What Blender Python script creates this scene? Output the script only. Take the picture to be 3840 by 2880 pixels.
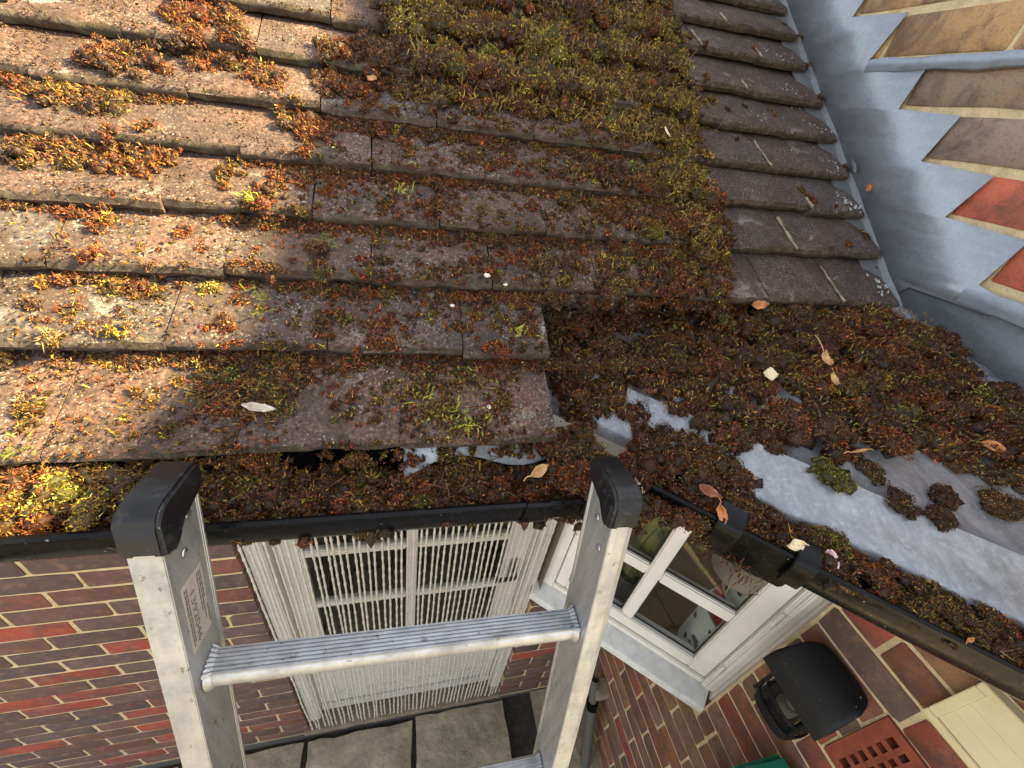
import bpy, bmesh, math, random
import numpy as np
from mathutils import Vector, Matrix

# ------------------------------------------------------------------ scene reset
for o in list(bpy.data.objects):
    bpy.data.objects.remove(o)
sc = bpy.context.scene
COL = sc.collection
R = math.radians
rnd = random.Random(7)
rng = np.random.default_rng(11)

# ------------------------------------------------------------------ camera
CAM = Vector((.4412, -.7106, 1.1781))
yaw, pit, rol = .3136, .6004, .1922
fw = Vector((math.sin(yaw) * math.cos(pit), math.cos(yaw) * math.cos(pit), -math.sin(pit)))
rt = Vector((math.cos(yaw), -math.sin(yaw), 0))
up = rt.cross(fw)
rt2 = rt * math.cos(rol) + up * math.sin(rol)
up2 = up * math.cos(rol) - rt * math.sin(rol)
cd = bpy.data.cameras.new('camera')
cam = bpy.data.objects.new('camera', cd)
COL.objects.link(cam)
cam.matrix_world = Matrix(((rt2.x, up2.x, -fw.x, CAM.x), (rt2.y, up2.y, -fw.y, CAM.y),
                           (rt2.z, up2.z, -fw.z, CAM.z), (0, 0, 0, 1)))
cd.sensor_fit = 'HORIZONTAL'
cd.sensor_width = 36
cd.lens = 1483.8 / 3840 * 36
cd.clip_start = .02
cd.clip_end = 500
sc.camera = cam

# ------------------------------------------------------------------ sky, sun, exposure
SUN_EL, SUN_AZ = 38.0, -6.0          # azimuth measured from +X towards +Y
w = bpy.data.worlds.new('World')
sc.world = w
w.use_nodes = True
nt = w.node_tree
bg = nt.nodes['Background']
sky = nt.nodes.new('ShaderNodeTexSky')
sky.sky_type = 'NISHITA'
sky.sun_disc = False
sky.sun_elevation = R(SUN_EL)
sky.sun_rotation = R(90 - SUN_AZ)
sky.dust_density = 2.0
sky.ozone_density = 1.0
hs = nt.nodes.new('ShaderNodeHueSaturation')
hs.inputs['Saturation'].default_value = .30        # hazy, milky sky
nt.links.new(sky.outputs[0], hs.inputs['Color'])
nt.links.new(hs.outputs[0], bg.inputs[0])
bg.inputs[1].default_value = .085
sd = bpy.data.lights.new('sun', 'SUN')
sd.energy = 5.0
sd.angle = R(1.2)
sd.color = (1, .78, .38)
sun = bpy.data.objects.new('sun', sd)
COL.objects.link(sun)
sdir = Vector((math.cos(R(SUN_EL)) * math.cos(R(SUN_AZ)), math.cos(R(SUN_EL)) * math.sin(R(SUN_AZ)), math.sin(R(SUN_EL))))
sun.rotation_euler = sdir.to_track_quat('Z', 'Y').to_euler()
sun.location = (6, -1, 6)
sc.view_settings.view_transform = 'Standard'
sc.view_settings.look = 'None'
sc.view_settings.exposure = 2.85
sc.view_settings.gamma = 1
sc.render.engine = 'CYCLES'

# ------------------------------------------------------------------ materials
def new_mat(name):
    m = bpy.data.materials.new(name)
    m.use_nodes = True
    return m, m.node_tree, m.node_tree.nodes['Principled BSDF']

def N(nt, typ, **kw):
    n = nt.nodes.new(typ)
    for k, v in kw.items():
        setattr(n, k, v)
    return n

def L(nt, a, b):
    nt.links.new(a, b)

def coords(nt, kind='Object'):
    return N(nt, 'ShaderNodeTexCoord').outputs[kind]

def geo_pos(nt):
    return N(nt, 'ShaderNodeNewGeometry').outputs['Position']

def noise(nt, vec, scale, detail=4, rough=.55, dist=0):
    n = N(nt, 'ShaderNodeTexNoise')
    n.inputs['Scale'].default_value = scale
    n.inputs['Detail'].default_value = detail
    n.inputs['Roughness'].default_value = rough
    n.inputs['Distortion'].default_value = dist
    L(nt, vec, n.inputs['Vector'])
    return n.outputs['Fac']

def ramp(nt, fac, stops, interp='LINEAR'):
    r = N(nt, 'ShaderNodeValToRGB')
    r.color_ramp.interpolation = interp
    els = r.color_ramp.elements
    while len(els) < len(stops):
        els.new(.5)
    for e, (p, c) in zip(els, stops):
        e.position = p
        e.color = (*c, 1) if len(c) == 3 else c
    L(nt, fac, r.inputs['Fac'])
    return r.outputs['Color']

def gray(v):
    return (v, v, v)

def mix(nt, fac, a, b, mode='MIX'):
    m = N(nt, 'ShaderNodeMix', data_type='RGBA', blend_type=mode)
    for sock, v in ((m.inputs['Factor'], fac), (m.inputs['A'], a), (m.inputs['B'], b)):
        if hasattr(v, 'is_linked') or hasattr(v, 'node'):
            L(nt, v, sock)
        elif isinstance(v, (int, float)):
            sock.default_value = v
        else:
            sock.default_value = (*v, 1)
    return m.outputs['Result']

def bump(nt, bsdf, h, strength=.5, dist=.002, normal=None):
    b = N(nt, 'ShaderNodeBump')
    b.inputs['Strength'].default_value = strength
    b.inputs['Distance'].default_value = dist
    L(nt, h, b.inputs['Height'])
    if normal is not None:
        L(nt, normal, b.inputs['Normal'])
    L(nt, b.outputs['Normal'], bsdf.inputs['Normal'])
    return b.outputs['Normal']

def objcol(nt):
    return N(nt, 'ShaderNodeObjectInfo').outputs['Color']

def setc(nt, b, c):
    if isinstance(c, tuple):
        b.inputs['Base Color'].default_value = (*c, 1)
    else:
        L(nt, c, b.inputs['Base Color'])

MAT = {}
def simple(name, c1, c2, rough, scale=20, metal=0, bstr=.2, bscale=150, bdist=.001, lo=.35, hi=.65, spec=.5):
    m, t, b = new_mat(name)
    p = geo_pos(t)
    f = noise(t, p, scale, 6, .6)
    setc(t, b, ramp(t, f, [(lo, c1), (hi, c2)]))
    b.inputs['Roughness'].default_value = rough
    b.inputs['Metallic'].default_value = metal
    b.inputs['Specular IOR Level'].default_value = spec
    if bstr:
        bump(t, b, noise(t, p, bscale, 4), bstr, bdist)
    MAT[name] = m
    return m

# concrete tile with sand granules; obj colour carries each tile's own tone
m, t, b = new_mat('tile')
p = geo_pos(t)
f1 = noise(t, p, 9, 5, .6)
base = mix(t, ramp(t, f1, [(.42, gray(0)), (.62, gray(1))]), objcol(t), (.058, .047, .043))
f2 = noise(t, p, 26, 6, .65)
base = mix(t, ramp(t, f2, [(.47, gray(0)), (.66, gray(.8))]), base, (.030, .023, .019))
f4 = noise(t, p, 15, 4, .6, 1.0)
base = mix(t, ramp(t, f4, [(.61, gray(0)), (.70, gray(.75))]), base, (.30, .27, .245))
f6 = noise(t, p, 210, 5, .75)
base = mix(t, ramp(t, f6, [(.38, gray(.85)), (.5, gray(0))]), base, (.020, .012, .008))
base = mix(t, ramp(t, f6, [(.54, gray(0)), (.68, gray(.85))]), base, (.26, .175, .13))
f7 = noise(t, p, 18, 7, .72)
base = mix(t, ramp(t, f7, [(.46, gray(0)), (.60, gray(.72))]), base, (.050, .027, .015))
v = N(t, 'ShaderNodeTexVoronoi')
v.inputs['Scale'].default_value = 560
L(t, p, v.inputs['Vector'])
gr = N(t, 'ShaderNodeSeparateColor')
L(t, v.outputs['Color'], gr.inputs[0])
base = mix(t, ramp(t, gr.outputs[0], [(.0, gray(.45)), (.35, gray(0))]), base, (.03, .022, .018))
sm = N(t, 'ShaderNodeMath', operation='MULTIPLY')
L(t, gr.outputs[1], sm.inputs[0])
L(t, ramp(t, noise(t, p, 12, 4, .7), [(.35, gray(.86)), (.62, gray(1.02))]), sm.inputs[1])
base = mix(t, ramp(t, sm.outputs[0], [(.89, gray(0)), (.95, gray(.55))]), base, (.36, .30, .25))
setc(t, b, base)
b.inputs['Roughness'].default_value = .78
hh = N(t, 'ShaderNodeMath', operation='ADD')
L(t, gr.outputs[2], hh.inputs[0])
L(t, noise(t, p, 60, 5, .6), hh.inputs[1])
bump(t, b, hh.outputs[0], 1.0, .003)
MAT['tile'] = m

m, t, b = new_mat('tile_lip')  # darker speckled mix with a mossy film, for the tiles' downslope edges
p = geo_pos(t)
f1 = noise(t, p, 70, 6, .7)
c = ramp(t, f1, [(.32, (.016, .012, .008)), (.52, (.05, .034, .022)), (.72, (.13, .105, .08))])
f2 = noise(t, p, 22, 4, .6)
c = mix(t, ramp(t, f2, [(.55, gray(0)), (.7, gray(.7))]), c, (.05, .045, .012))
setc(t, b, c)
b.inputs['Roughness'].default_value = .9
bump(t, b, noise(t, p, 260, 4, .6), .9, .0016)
MAT['tile_lip'] = m
# white lichen / debris etc.
simple('lichen', (.46, .46, .43), (.30, .30, .28), .9, 60)
simple('joint', (.34, .28, .19), (.15, .12, .08), .95, 90, bstr=.6, bscale=300)

# moss: colour per shoot in the attribute
m, t, b = new_mat('moss')
at = N(t, 'ShaderNodeAttribute')
at.attribute_name = 'col'
setc(t, b, at.outputs['Color'])
b.inputs['Roughness'].default_value = .62
b.inputs['Specular IOR Level'].default_value = .35
MAT['moss'] = m

# brick
m, t, b = new_mat('brick')
p = geo_pos(t)
oc = objcol(t)
f1 = noise(t, p, 14, 5, .62, .6)
c = mix(t, ramp(t, f1, [(.44, gray(0)), (.64, gray(.75))]), oc, (.075, .048, .042))
f2 = noise(t, p, 34, 5, .6)
c = mix(t, ramp(t, f2, [(.5, gray(0)), (.75, gray(.45))]), c, (.33, .16, .085))
f3 = noise(t, p, 240, 3, .6)
c = mix(t, ramp(t, f3, [(.34, gray(.35)), (.48, gray(0))]), c, (.05, .032, .026))
f8 = noise(t, p, 22, 6, .7, .8)
c = mix(t, ramp(t, f8, [(.60, gray(0)), (.72, gray(.7))]), c, (.045, .04, .037))
setc(t, b, c)
b.inputs['Roughness'].default_value = .82
h2 = N(t, 'ShaderNodeMath', operation='ADD')
L(t, f3, h2.inputs[0]); L(t, f2, h2.inputs[1])
bump(t, b, h2.outputs[0], .55, .0018)
MAT['brick'] = m

# weathered tan brick for the upper wall keeps the same shader through object colour
simple('mortar', (.56, .44, .25), (.42, .31, .165), .95, 40, bstr=.8, bscale=260, bdist=.0022)
simple('mortar_pale', (.62, .50, .29), (.44, .34, .2), .95, 40, bstr=.8, bscale=200, bdist=.003)

# lead
def lead_mat(name, ca, cb, cw, amount, rough):
    m, t, b = new_mat(name)
    p = geo_pos(t)
    f1 = noise(t, p, 7, 6, .6, .4)
    c = ramp(t, f1, [(.3, ca), (.7, cb)])
    mp = N(t, 'ShaderNodeMapping')
    mp.inputs['Rotation'].default_value = (0, 0, math.radians(42.12))
    mp.inputs['Scale'].default_value = (1, .22, 1)          # run-off streaks down the fall
    L(t, p, mp.inputs['Vector'])
    f2 = noise(t, mp.outputs[0], 42, 9, .78, .3)
    c = mix(t, ramp(t, f2, [(.44, gray(0)), (.70, gray(amount))]), c, cw)
    f5 = noise(t, p, 120, 6, .7)
    c = mix(t, ramp(t, f5, [(.5, gray(0)), (.75, gray(.35))]), c, cw)
    f3 = noise(t, p, 130, 3, .6)
    c = mix(t, ramp(t, f3, [(.62, gray(0)), (.72, gray(.3))]), c, (.08, .08, .08))
    setc(t, b, c)
    b.inputs['Metallic'].default_value = .4
    L(t, ramp(t, f2, [(.3, gray(rough - .1)), (.7, gray(rough + .15))]), b.inputs['Roughness'])
    bump(t, b, noise(t, p, 22, 4, .5), .28, .006)
    MAT[name] = m
lead_mat('lead', (.15, .153, .158), (.24, .245, .253), (.55, .57, .60), .45, .33)
lead_mat('lead_flash', (.19, .21, .243), (.255, .28, .315), (.37, .40, .44), .4, .40)
lead_mat('lead_dark', (.1, .11, .115), (.15, .16, .17), (.22, .24, .25), .4, .5)

# aluminium
m, t, b = new_mat('aluminium')
p = geo_pos(t)
mp = N(t, 'ShaderNodeMapping')
mp.inputs['Scale'].default_value = (.6, 1, .08)
L(t, p, mp.inputs['Vector'])
f1 = noise(t, mp.outputs[0], 70, 6, .7)
mp2 = N(t, 'ShaderNodeMapping')
mp2.inputs['Scale'].default_value = (.35, 1, .22)
L(t, p, mp2.inputs['Vector'])
f2 = noise(t, mp2.outputs[0], 60, 8, .7)
c = ramp(t, f1, [(.3, (.36, .365, .37)), (.7, (.55, .555, .56))])
c = mix(t, ramp(t, f2, [(.50, gray(0)), (.74, gray(.65))]), c, (.22, .205, .18))
f3 = noise(t, p, 110, 3, .5)
c = mix(t, ramp(t, f3, [(.66, gray(0)), (.72, gray(.7))]), c, (.1, .095, .09))
setc(t, b, c)
b.inputs['Metallic'].default_value = .8
L(t, ramp(t, f2, [(.35, gray(.38)), (.7, gray(.62))]), b.inputs['Roughness'])
bump(t, b, f1, .12, .001)
MAT['aluminium'] = m

# black plastics
def plastic(name, c1, rough, scuff=.4):
    m, t, b = new_mat(name)
    p = geo_pos(t)
    f = noise(t, p, 55, 6, .7, 1.5)
    f3 = noise(t, p, 160, 3, .5)
    c = mix(t, ramp(t, f, [(.55, gray(0)), (.75, gray(scuff))]), c1, (.16, .16, .15))
    c = mix(t, ramp(t, f3, [(.72, gray(0)), (.76, gray(.6))]), c, (.5, .49, .45))
    setc(t, b, c)
    L(t, ramp(t, f, [(.4, gray(rough)), (.7, gray(rough + .25))]), b.inputs['Roughness'])
    b.inputs['Specular IOR Level'].default_value = .16 if name == 'gutter_plastic' else .3
    bump(t, b, f, .1, .001)
    MAT[name] = m
plastic('gutter_plastic', (.0035, .0035, .004), .12, .03)
plastic('cap_rubber', (.010, .010, .011), .30, .30)
plastic('light_black', (.005, .005, .0055), .42, .02)
plastic('grey_pipe', (.10, .09, .075), .6, .5)
simple('white_paint', (.74, .71, .67), (.66, .63, .58), .42, 9, bstr=.08)
simple('sill_paint', (.68, .68, .66), (.46, .46, .44), .5, 26, bstr=.1, lo=.35, hi=.75)
simple('door_paint', (.70, .67, .62), (.60, .57, .52), .45, 8, bstr=.08)
simple('strand_plastic', (.60, .565, .50), (.46, .43, .37), .35, 60, bstr=.05)
simple('cream_plastic', (.70, .60, .36), (.62, .52, .30), .5, 12, bstr=.1)
simple('terracotta', (.25, .055, .025), (.17, .035, .018), .85, 30, bstr=.6, bscale=260, bdist=.0015)
simple('slab', (.34, .29, .205), (.19, .16, .115), .85, 9, bstr=1, bscale=22, bdist=.012)
simple('ground_grey', (.24, .24, .235), (.17, .17, .165), .9, 3, bstr=0)
simple('soil', (.018, .016, .013), (.045, .038, .028), .95, 30, bstr=1, bscale=60, bdist=.01)
simple('old_wood', (.2, .155, .11), (.12, .09, .065), .85, 20, bstr=.6, bscale=60)
simple('room_paint', (.22, .18, .13), (.16, .13, .09), .9, 4, bstr=0)
simple('counter_wood', (.16, .085, .035), (.09, .045, .018), .5, 6, bstr=0)
simple('dark_void', (.012, .012, .012), (.02, .018, .016), .95, 10, bstr=0)  # near-black colour carrying the darkness of unlit hollows
simple('deck', (.02, .018, .016), (.03, .026, .022), .95, 10, bstr=0)
simple('green_plastic', (.01, .19, .115), (.008, .14, .085), .4, 20, bstr=.1)
simple('membrane', (.42, .44, .46), (.16, .16, .16), .5, 45, bstr=.4, bscale=60, bdist=.002)
simple('sticker', (.40, .37, .32), (.32, .29, .25), .6, 40, bstr=0)
simple('ink', (.09, .085, .08), (.13, .12, .11), .8, 40, bstr=0)
simple('steel', (.5, .5, .5), (.4, .4, .4), .3, 40, metal=.9, bstr=0)
simple('dark_metal', (.03, .03, .03), (.06, .06, .06), .35, 40, metal=.6, bstr=0)
simple('leaf_orange', (.50, .20, .07), (.33, .11, .035), .6, 60)
simple('leaf_tan', (.55, .33, .14), (.40, .21, .09), .6, 60)
simple('leaf_cream', (.72, .62, .42), (.55, .44, .25), .6, 60)
simple('leaf_brown', (.28, .10, .05), (.18, .07, .035), .6, 60)
simple('petal', (.80, .70, .64), (.75, .38, .45), .5, 18)
simple('bark', (.6, .54, .46), (.3, .24, .18), .9, 50, bstr=.8)
simple('pebble', (.75, .68, .58), (.6, .52, .42), .8, 40)
simple('slate', (.07, .075, .085), (.11, .115, .125), .6, 40)
simple('vase_green', (.22, .19, .035), (.10, .125, .045), .25, 22, bstr=0)
simple('vase_line', (.03, .035, .02), (.04, .045, .03), .4, 22, bstr=0)
simple('tin_red', (.35, .02, .04), (.26, .015, .03), .35, 60, bstr=0)
simple('tin_white', (.66, .65, .62), (.6, .59, .56), .3, 60, bstr=0)
simple('tin_ink', (.05, .045, .05), (.08, .06, .07), .4, 60, bstr=0)

m, t, b = new_mat('glass')
for n_ in list(t.nodes):
    t.nodes.remove(n_)
out = N(t, 'ShaderNodeOutputMaterial')
tr = N(t, 'ShaderNodeBsdfTransparent')
tr.inputs[0].default_value = (.86, .88, .87, 1)
gl = N(t, 'ShaderNodeBsdfGlossy')
gl.inputs['Roughness'].default_value = .03
lw = N(t, 'ShaderNodeLayerWeight')
lw.inputs[0].default_value = .5
pw = N(t, 'ShaderNodeMath', operation='POWER')
pw.inputs[1].default_value = 4.0
L(t, lw.outputs['Facing'], pw.inputs[0])
fr = N(t, 'ShaderNodeMath', operation='MULTIPLY_ADD')
fr.inputs[1].default_value = .75
fr.inputs[2].default_value = .035
L(t, pw.outputs[0], fr.inputs[0])
ms = N(t, 'ShaderNodeMixShader')
L(t, fr.outputs[0], ms.inputs[0]); L(t, tr.outputs[0], ms.inputs[1]); L(t, gl.outputs[0], ms.inputs[2])
L(t, ms.outputs[0], out.inputs[0])
MAT['glass'] = m

# ------------------------------------------------------------------ mesh helpers
class MB:
    def __init__(s):
        s.v, s.f = [], []
    def add(s, vs, fs):
        o = len(s.v)
        s.v += [tuple(x) for x in vs]
        s.f += [tuple(i + o for i in f) for f in fs]
        return s
    def box(s, x0, x1, y0, y1, z0, z1):
        return s.add([(x, y, z) for x in (x0, x1) for y in (y0, y1) for z in (z0, z1)],
                     [(0, 1, 3, 2), (4, 6, 7, 5), (0, 4, 5, 1), (2, 3, 7, 6), (0, 2, 6, 4), (1, 5, 7, 3)])
    def fbox(s, F, a0, a1, b0, b1, c0, c1):
        "box in a frame F(a,b,c)->point"
        return s.add([F(x, y, z) for x in (a0, a1) for y in (b0, b1) for z in (c0, c1)],
                     [(0, 1, 3, 2), (4, 6, 7, 5), (0, 4, 5, 1), (2, 3, 7, 6), (0, 2, 6, 4), (1, 5, 7, 3)])
    def prism(s, F, poly, c0, c1):
        n = len(poly)
        vs = [F(a, b_, c0) for a, b_ in poly] + [F(a, b_, c1) for a, b_ in poly]
        fs = [tuple(range(n))[::-1], tuple(range(n, 2 * n))] + [(i, (i + 1) % n, n + (i + 1) % n, n + i) for i in range(n)]
        return s.add(vs, fs)
    def sweep(s, rings, closed_ring=True, caps=True):
        "rings: list of lists of points, same count"
        n = len(rings[0]); m_ = len(rings)
        vs = [p for r_ in rings for p in r_]
        fs = []
        for i in range(m_ - 1):
            for j in range(n if closed_ring else n - 1):
                k = (j + 1) % n
                fs.append((i * n + j, i * n + k, (i + 1) * n + k, (i + 1) * n + j))
        if caps and closed_ring:
            fs.append(tuple(range(n))[::-1]); fs.append(tuple((m_ - 1) * n + j for j in range(n)))
        return s.add(vs, fs)
    def tube(s, pts, rad, n=8):
        pts = [Vector(p_) for p_ in pts]
        rings = []
        ref = None
        for i, p_ in enumerate(pts):
            d = (pts[min(i + 1, len(pts) - 1)] - pts[max(i - 1, 0)]).normalized()
            if ref is None:
                ref = d.orthogonal().normalized()
            ref = (ref - d * ref.dot(d)).normalized()
            bi = d.cross(ref)
            r_ = rad[i] if hasattr(rad, '__len__') else rad
            rings.append([p_ + (ref * math.cos(2 * math.pi * k / n) + bi * math.sin(2 * math.pi * k / n)) * r_ for k in range(n)])
        return s.sweep(rings)
    def lathe(s, c, prof, n=24):
        rings = [[(c[0] + r_ * math.cos(2 * math.pi * k / n), c[1] + r_ * math.sin(2 * math.pi * k / n), c[2] + z) for k in range(n)] for r_, z in prof]
        return s.sweep(rings)
    def mesh(s, name, mat, smooth=False, bevel=0, segs=2, fix=True):
        me = bpy.data.meshes.new(name)
        me.from_pydata(s.v, [], s.f)
        if fix or bevel:
            bm = bmesh.new(); bm.from_mesh(me)
            bmesh.ops.recalc_face_normals(bm, faces=bm.faces)
            if bevel:
                ed = [e for e in bm.edges if len(e.link_faces) == 2 and e.calc_face_angle(0) > .5]
                bmesh.ops.bevel(bm, geom=ed, offset=bevel, segments=segs, affect='EDGES', clamp_overlap=True)
            bm.to_mesh(me); bm.free()
        me.materials.append(MAT[mat])
        if smooth:
            for p_ in me.polygons:
                p_.use_smooth = True
            if hasattr(me, 'set_sharp_from_angle'):
                me.set_sharp_from_angle(angle=R(42))
        return me

def obj(name, me, parent=None, loc=None, color=None):
    o = bpy.data.objects.new(name, me)
    COL.objects.link(o)
    if loc is not None:
        o.location = loc
    if color is not None:
        o.color = (*color, 1)
    if parent is not None:
        o.parent = parent
        root = parent
        inv = Matrix.Translation(-Vector(world_loc(root)))
        o.matrix_parent_inverse = inv
    return o

def world_loc(o):
    "world position of a parent that is only translated"
    if o.parent is None:
        return Vector(o.location)
    return Vector(o.location) + (o.matrix_parent_inverse @ Vector((0, 0, 0))) + world_loc(o.parent)

def thing(name, label, cat, loc=(0, 0, 0), group=None):
    o = bpy.data.objects.new(name, None)
    o.empty_display_size = .05
    COL.objects.link(o)
    o.location = loc
    return tag(o, label, cat, group)

def tag(o, label, cat, group=None, kind=None):
    o['label'] = label
    o['category'] = cat
    if group:
        o['group'] = group
    if kind:
        o['kind'] = kind
    return o

def struct(o):
    o['kind'] = 'structure'
    return o

XYZ = lambda a, b_, c: (a, b_, c)

# ------------------------------------------------------------------ key geometry
GZ = -1.42                       # paving level
T = R(37.3)                      # roof pitch
CT, ST = math.cos(T), math.sin(T)
E0 = (-.1262, 1.0122)            # roof plane origin (y, z): tops of the tile tails
XW = 1.4                         # face of the side wall
ANG = R(42.12)                   # canted corner
GV = Vector((math.cos(ANG), -math.sin(ANG), 0))
PV = Vector((math.sin(ANG), math.cos(ANG), 0))

def RP(x, s, h=0.):
    return (x, E0[0] + s * CT - h * ST, E0[1] + s * ST + h * CT)

ROW_L = [-.297, -.178, -.085, .004, .095, .187, .28, .373, .466, .56, .655, .75, .85, .95]
ROW_R = [-.290, -.165, -.045, .068, .172, .268, .376, .486, .60, .70, .80, .90, 1.0, 1.1]
def row_s(k, x):
    return ROW_L[k] + (ROW_R[k] - ROW_L[k]) * x / 1.4
def roof_h(x, s):
    k = -1
    for i in range(len(ROW_L)):
        if row_s(i, x) <= s:
            k = i
    if k < 0:
        return -.02
    return -.22 * min(s - row_s(k, x), .12)

def lead_z(x, y):
    w_ = PV.x * x + PV.y * y
    z = .825 + .29 * (w_ - .29)
    # the sheet is dressed over a roll: a soft ridge parallel to the gutter
    z += .009 * math.exp(-((w_ - .327) / .011) ** 2)
    z -= .26 * max(0, .322 - w_)
    z += .0010 * math.sin(x * 23 + y * 9) * math.sin(y * 19 - x * 5)
    return z

# ------------------------------------------------------------------ ground
me = MB().add([(-60, -60, GZ - .05), (60, -60, GZ - .05), (60, 60, GZ - .05), (-60, 60, GZ - .05)], [(0, 1, 2, 3)]).mesh('ground', 'ground_grey')
struct(obj('ground', me))
patio = struct(obj('patio', MB().box(-2.6, .955, -3.2, -.015, GZ - .046, GZ - .03).mesh('patio', 'soil')))

def slab_mesh(w_, d_, seed):
    rr = random.Random(seed)
    nx, ny = 9, 8
    vs, fs = [], []
    for lvl in (0, 1):
        for i in range(nx + 1):
            for j in range(ny + 1):
                ex = 1 if i in (0, nx) else 0
                ey = 1 if j in (0, ny) else 0
                x = i / nx * w_ + (rr.uniform(-.005, .005) if ex else rr.uniform(-.01, .01))
                y = j / ny * d_ + (rr.uniform(-.005, .005) if ey else rr.uniform(-.01, .01))
                z = (-.04 if lvl == 0 else rr.uniform(-.003, .003) - (.006 if ex or ey else 0))
                vs.append((x, y, z))
    n1 = (nx + 1) * (ny + 1)
    idx = lambda l, i, j: l * n1 + i * (ny + 1) + j
    for i in range(nx):
        for j in range(ny):
            fs.append((idx(1, i, j), idx(1, i + 1, j), idx(1, i + 1, j + 1), idx(1, i, j + 1)))
    for i in range(nx):
        fs.append((idx(0, i, 0), idx(0, i + 1, 0), idx(1, i + 1, 0), idx(1, i, 0)))
        fs.append((idx(1, i, ny), idx(1, i + 1, ny), idx(0, i + 1, ny), idx(0, i, ny)))
    for j in range(ny):
        fs.append((idx(0, 0, j), idx(1, 0, j), idx(1, 0, j + 1), idx(0, 0, j + 1)))
        fs.append((idx(0, nx, j), idx(0, nx, j + 1), idx(1, nx, j + 1), idx(1, nx, j)))
    b_ = MB(); b_.add(vs, fs)
    return b_.mesh('paving_slab', 'slab', smooth=True)

sl = [(-.012 - .5, -.62, .49, .585), (.002, -.62, .475, .585), (.502, -.62, .452, .598), (-1.02, -.62, .49, .585),
      (-.7, -1.14, .6, .5), (-.08, -1.14, .5, .5), (.44, -1.14, .51, .5), (-1.52, -.62, .48, .585), (-1.4, -1.14, .68, .5),
      (-.3, -1.66, .6, .5), (.32, -1.66, .63, .5), (-.95, -1.66, .63, .5)]
for i, (x, y, w_, d_) in enumerate(sl):
    obj('paving_slab', slab_mesh(w_, d_, i), patio, (x, y, GZ + rnd.uniform(-.004, .004)))
struct(obj('gully', MB().box(.958, 1.119, -.75, -.004, GZ - .0485, GZ - .044).mesh('gully', 'soil')))  # flat dark sheet standing in for the drain hole's shaded depth
# rough strip beside the paving with an open gully
struct(obj('bare_strip', MB().box(1.12, 1.6, -3, -.005, GZ - .049, GZ - .02).mesh('bare_strip', 'slab')))

# ------------------------------------------------------------------ bricks
BRICK_MAIN = [(.16, .05, .034), (.11, .054, .044), (.092, .052, .046), (.08, .052, .05), (.13, .056, .04), (.26, .042, .022), (.10, .054, .05), (.09, .05, .046)]
BRICK_SIDE = [(.24, .085, .04), (.17, .09, .052), (.20, .065, .036), (.13, .08, .052), (.23, .11, .055), (.25, .052, .028), (.16, .08, .055), (.10, .07, .055), (.19, .10, .06)]
BRICK_UP = [(.46, .27, .115), (.40, .24, .12), (.27, .195, .13), (.40, .10, .055), (.22, .165, .12), (.50, .30, .115)]
_bc = {}
def brick_mesh(ln, ht, var):
    "brick face in local x (length), z (height), front face at y=0 looking to -y; ragged worn arrises"
    key = (round(ln, 3), round(ht, 3), var)
    if key in _bc:
        return _bc[key]
    rr = random.Random(hash(key) & 0xffff)
    out_ = []
    def jit(a):
        return rr.uniform(-a, a)
    c4 = [rr.uniform(.002, .006) for _ in range(4)]
    if rr.random() < .3:
        c4[rr.randrange(4)] = rr.uniform(.008, .016)
    def run(L_, ca, cb):
        ts = [ca] + [L_ * q + jit(.012) for q in ((.3, .7) if L_ > .1 else ())] + [L_ - cb]
        return ts
    for t_ in run(ln, c4[0], c4[1]):
        out_.append((t_, jit(.0014)))
    for t_ in run(ht, c4[1] * .7, c4[2] * .7):
        out_.append((ln + jit(.0014), t_))
    for t_ in run(ln, c4[2], c4[3]):
        out_.append((ln - t_, ht + jit(.0014)))
    for t_ in run(ht, c4[3] * .7, c4[0] * .7):
        out_.append((jit(.0014), ht - t_))
    n = len(out_)
    cx, cz = ln / 2, ht / 2
    def ins(p_, d):
        return (p_[0] + math.copysign(min(d, abs(cx - p_[0])), cx - p_[0]), p_[1] + math.copysign(min(d, abs(cz - p_[1])), cz - p_[1]))
    vs = [(x, .055, z) for x, z in out_] + [(x, .0022, z) for x, z in out_]
    vs += [(*(lambda q: (q[0], jit(.0008), q[1]))(ins(p_, .003)),) for p_ in out_]
    fs = []
    for r_ in (0, 1):
        for i in range(n):
            k = (i + 1) % n
            fs.append((r_ * n + i, r_ * n + k, (r_ + 1) * n + k, (r_ + 1) * n + i))
    fs.append(tuple(2 * n + i for i in range(n)))
    b_ = MB(); b_.add(vs, fs)
    me_ = b_.mesh('brick', 'brick', smooth=True)
    _bc[key] = me_
    return me_

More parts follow.
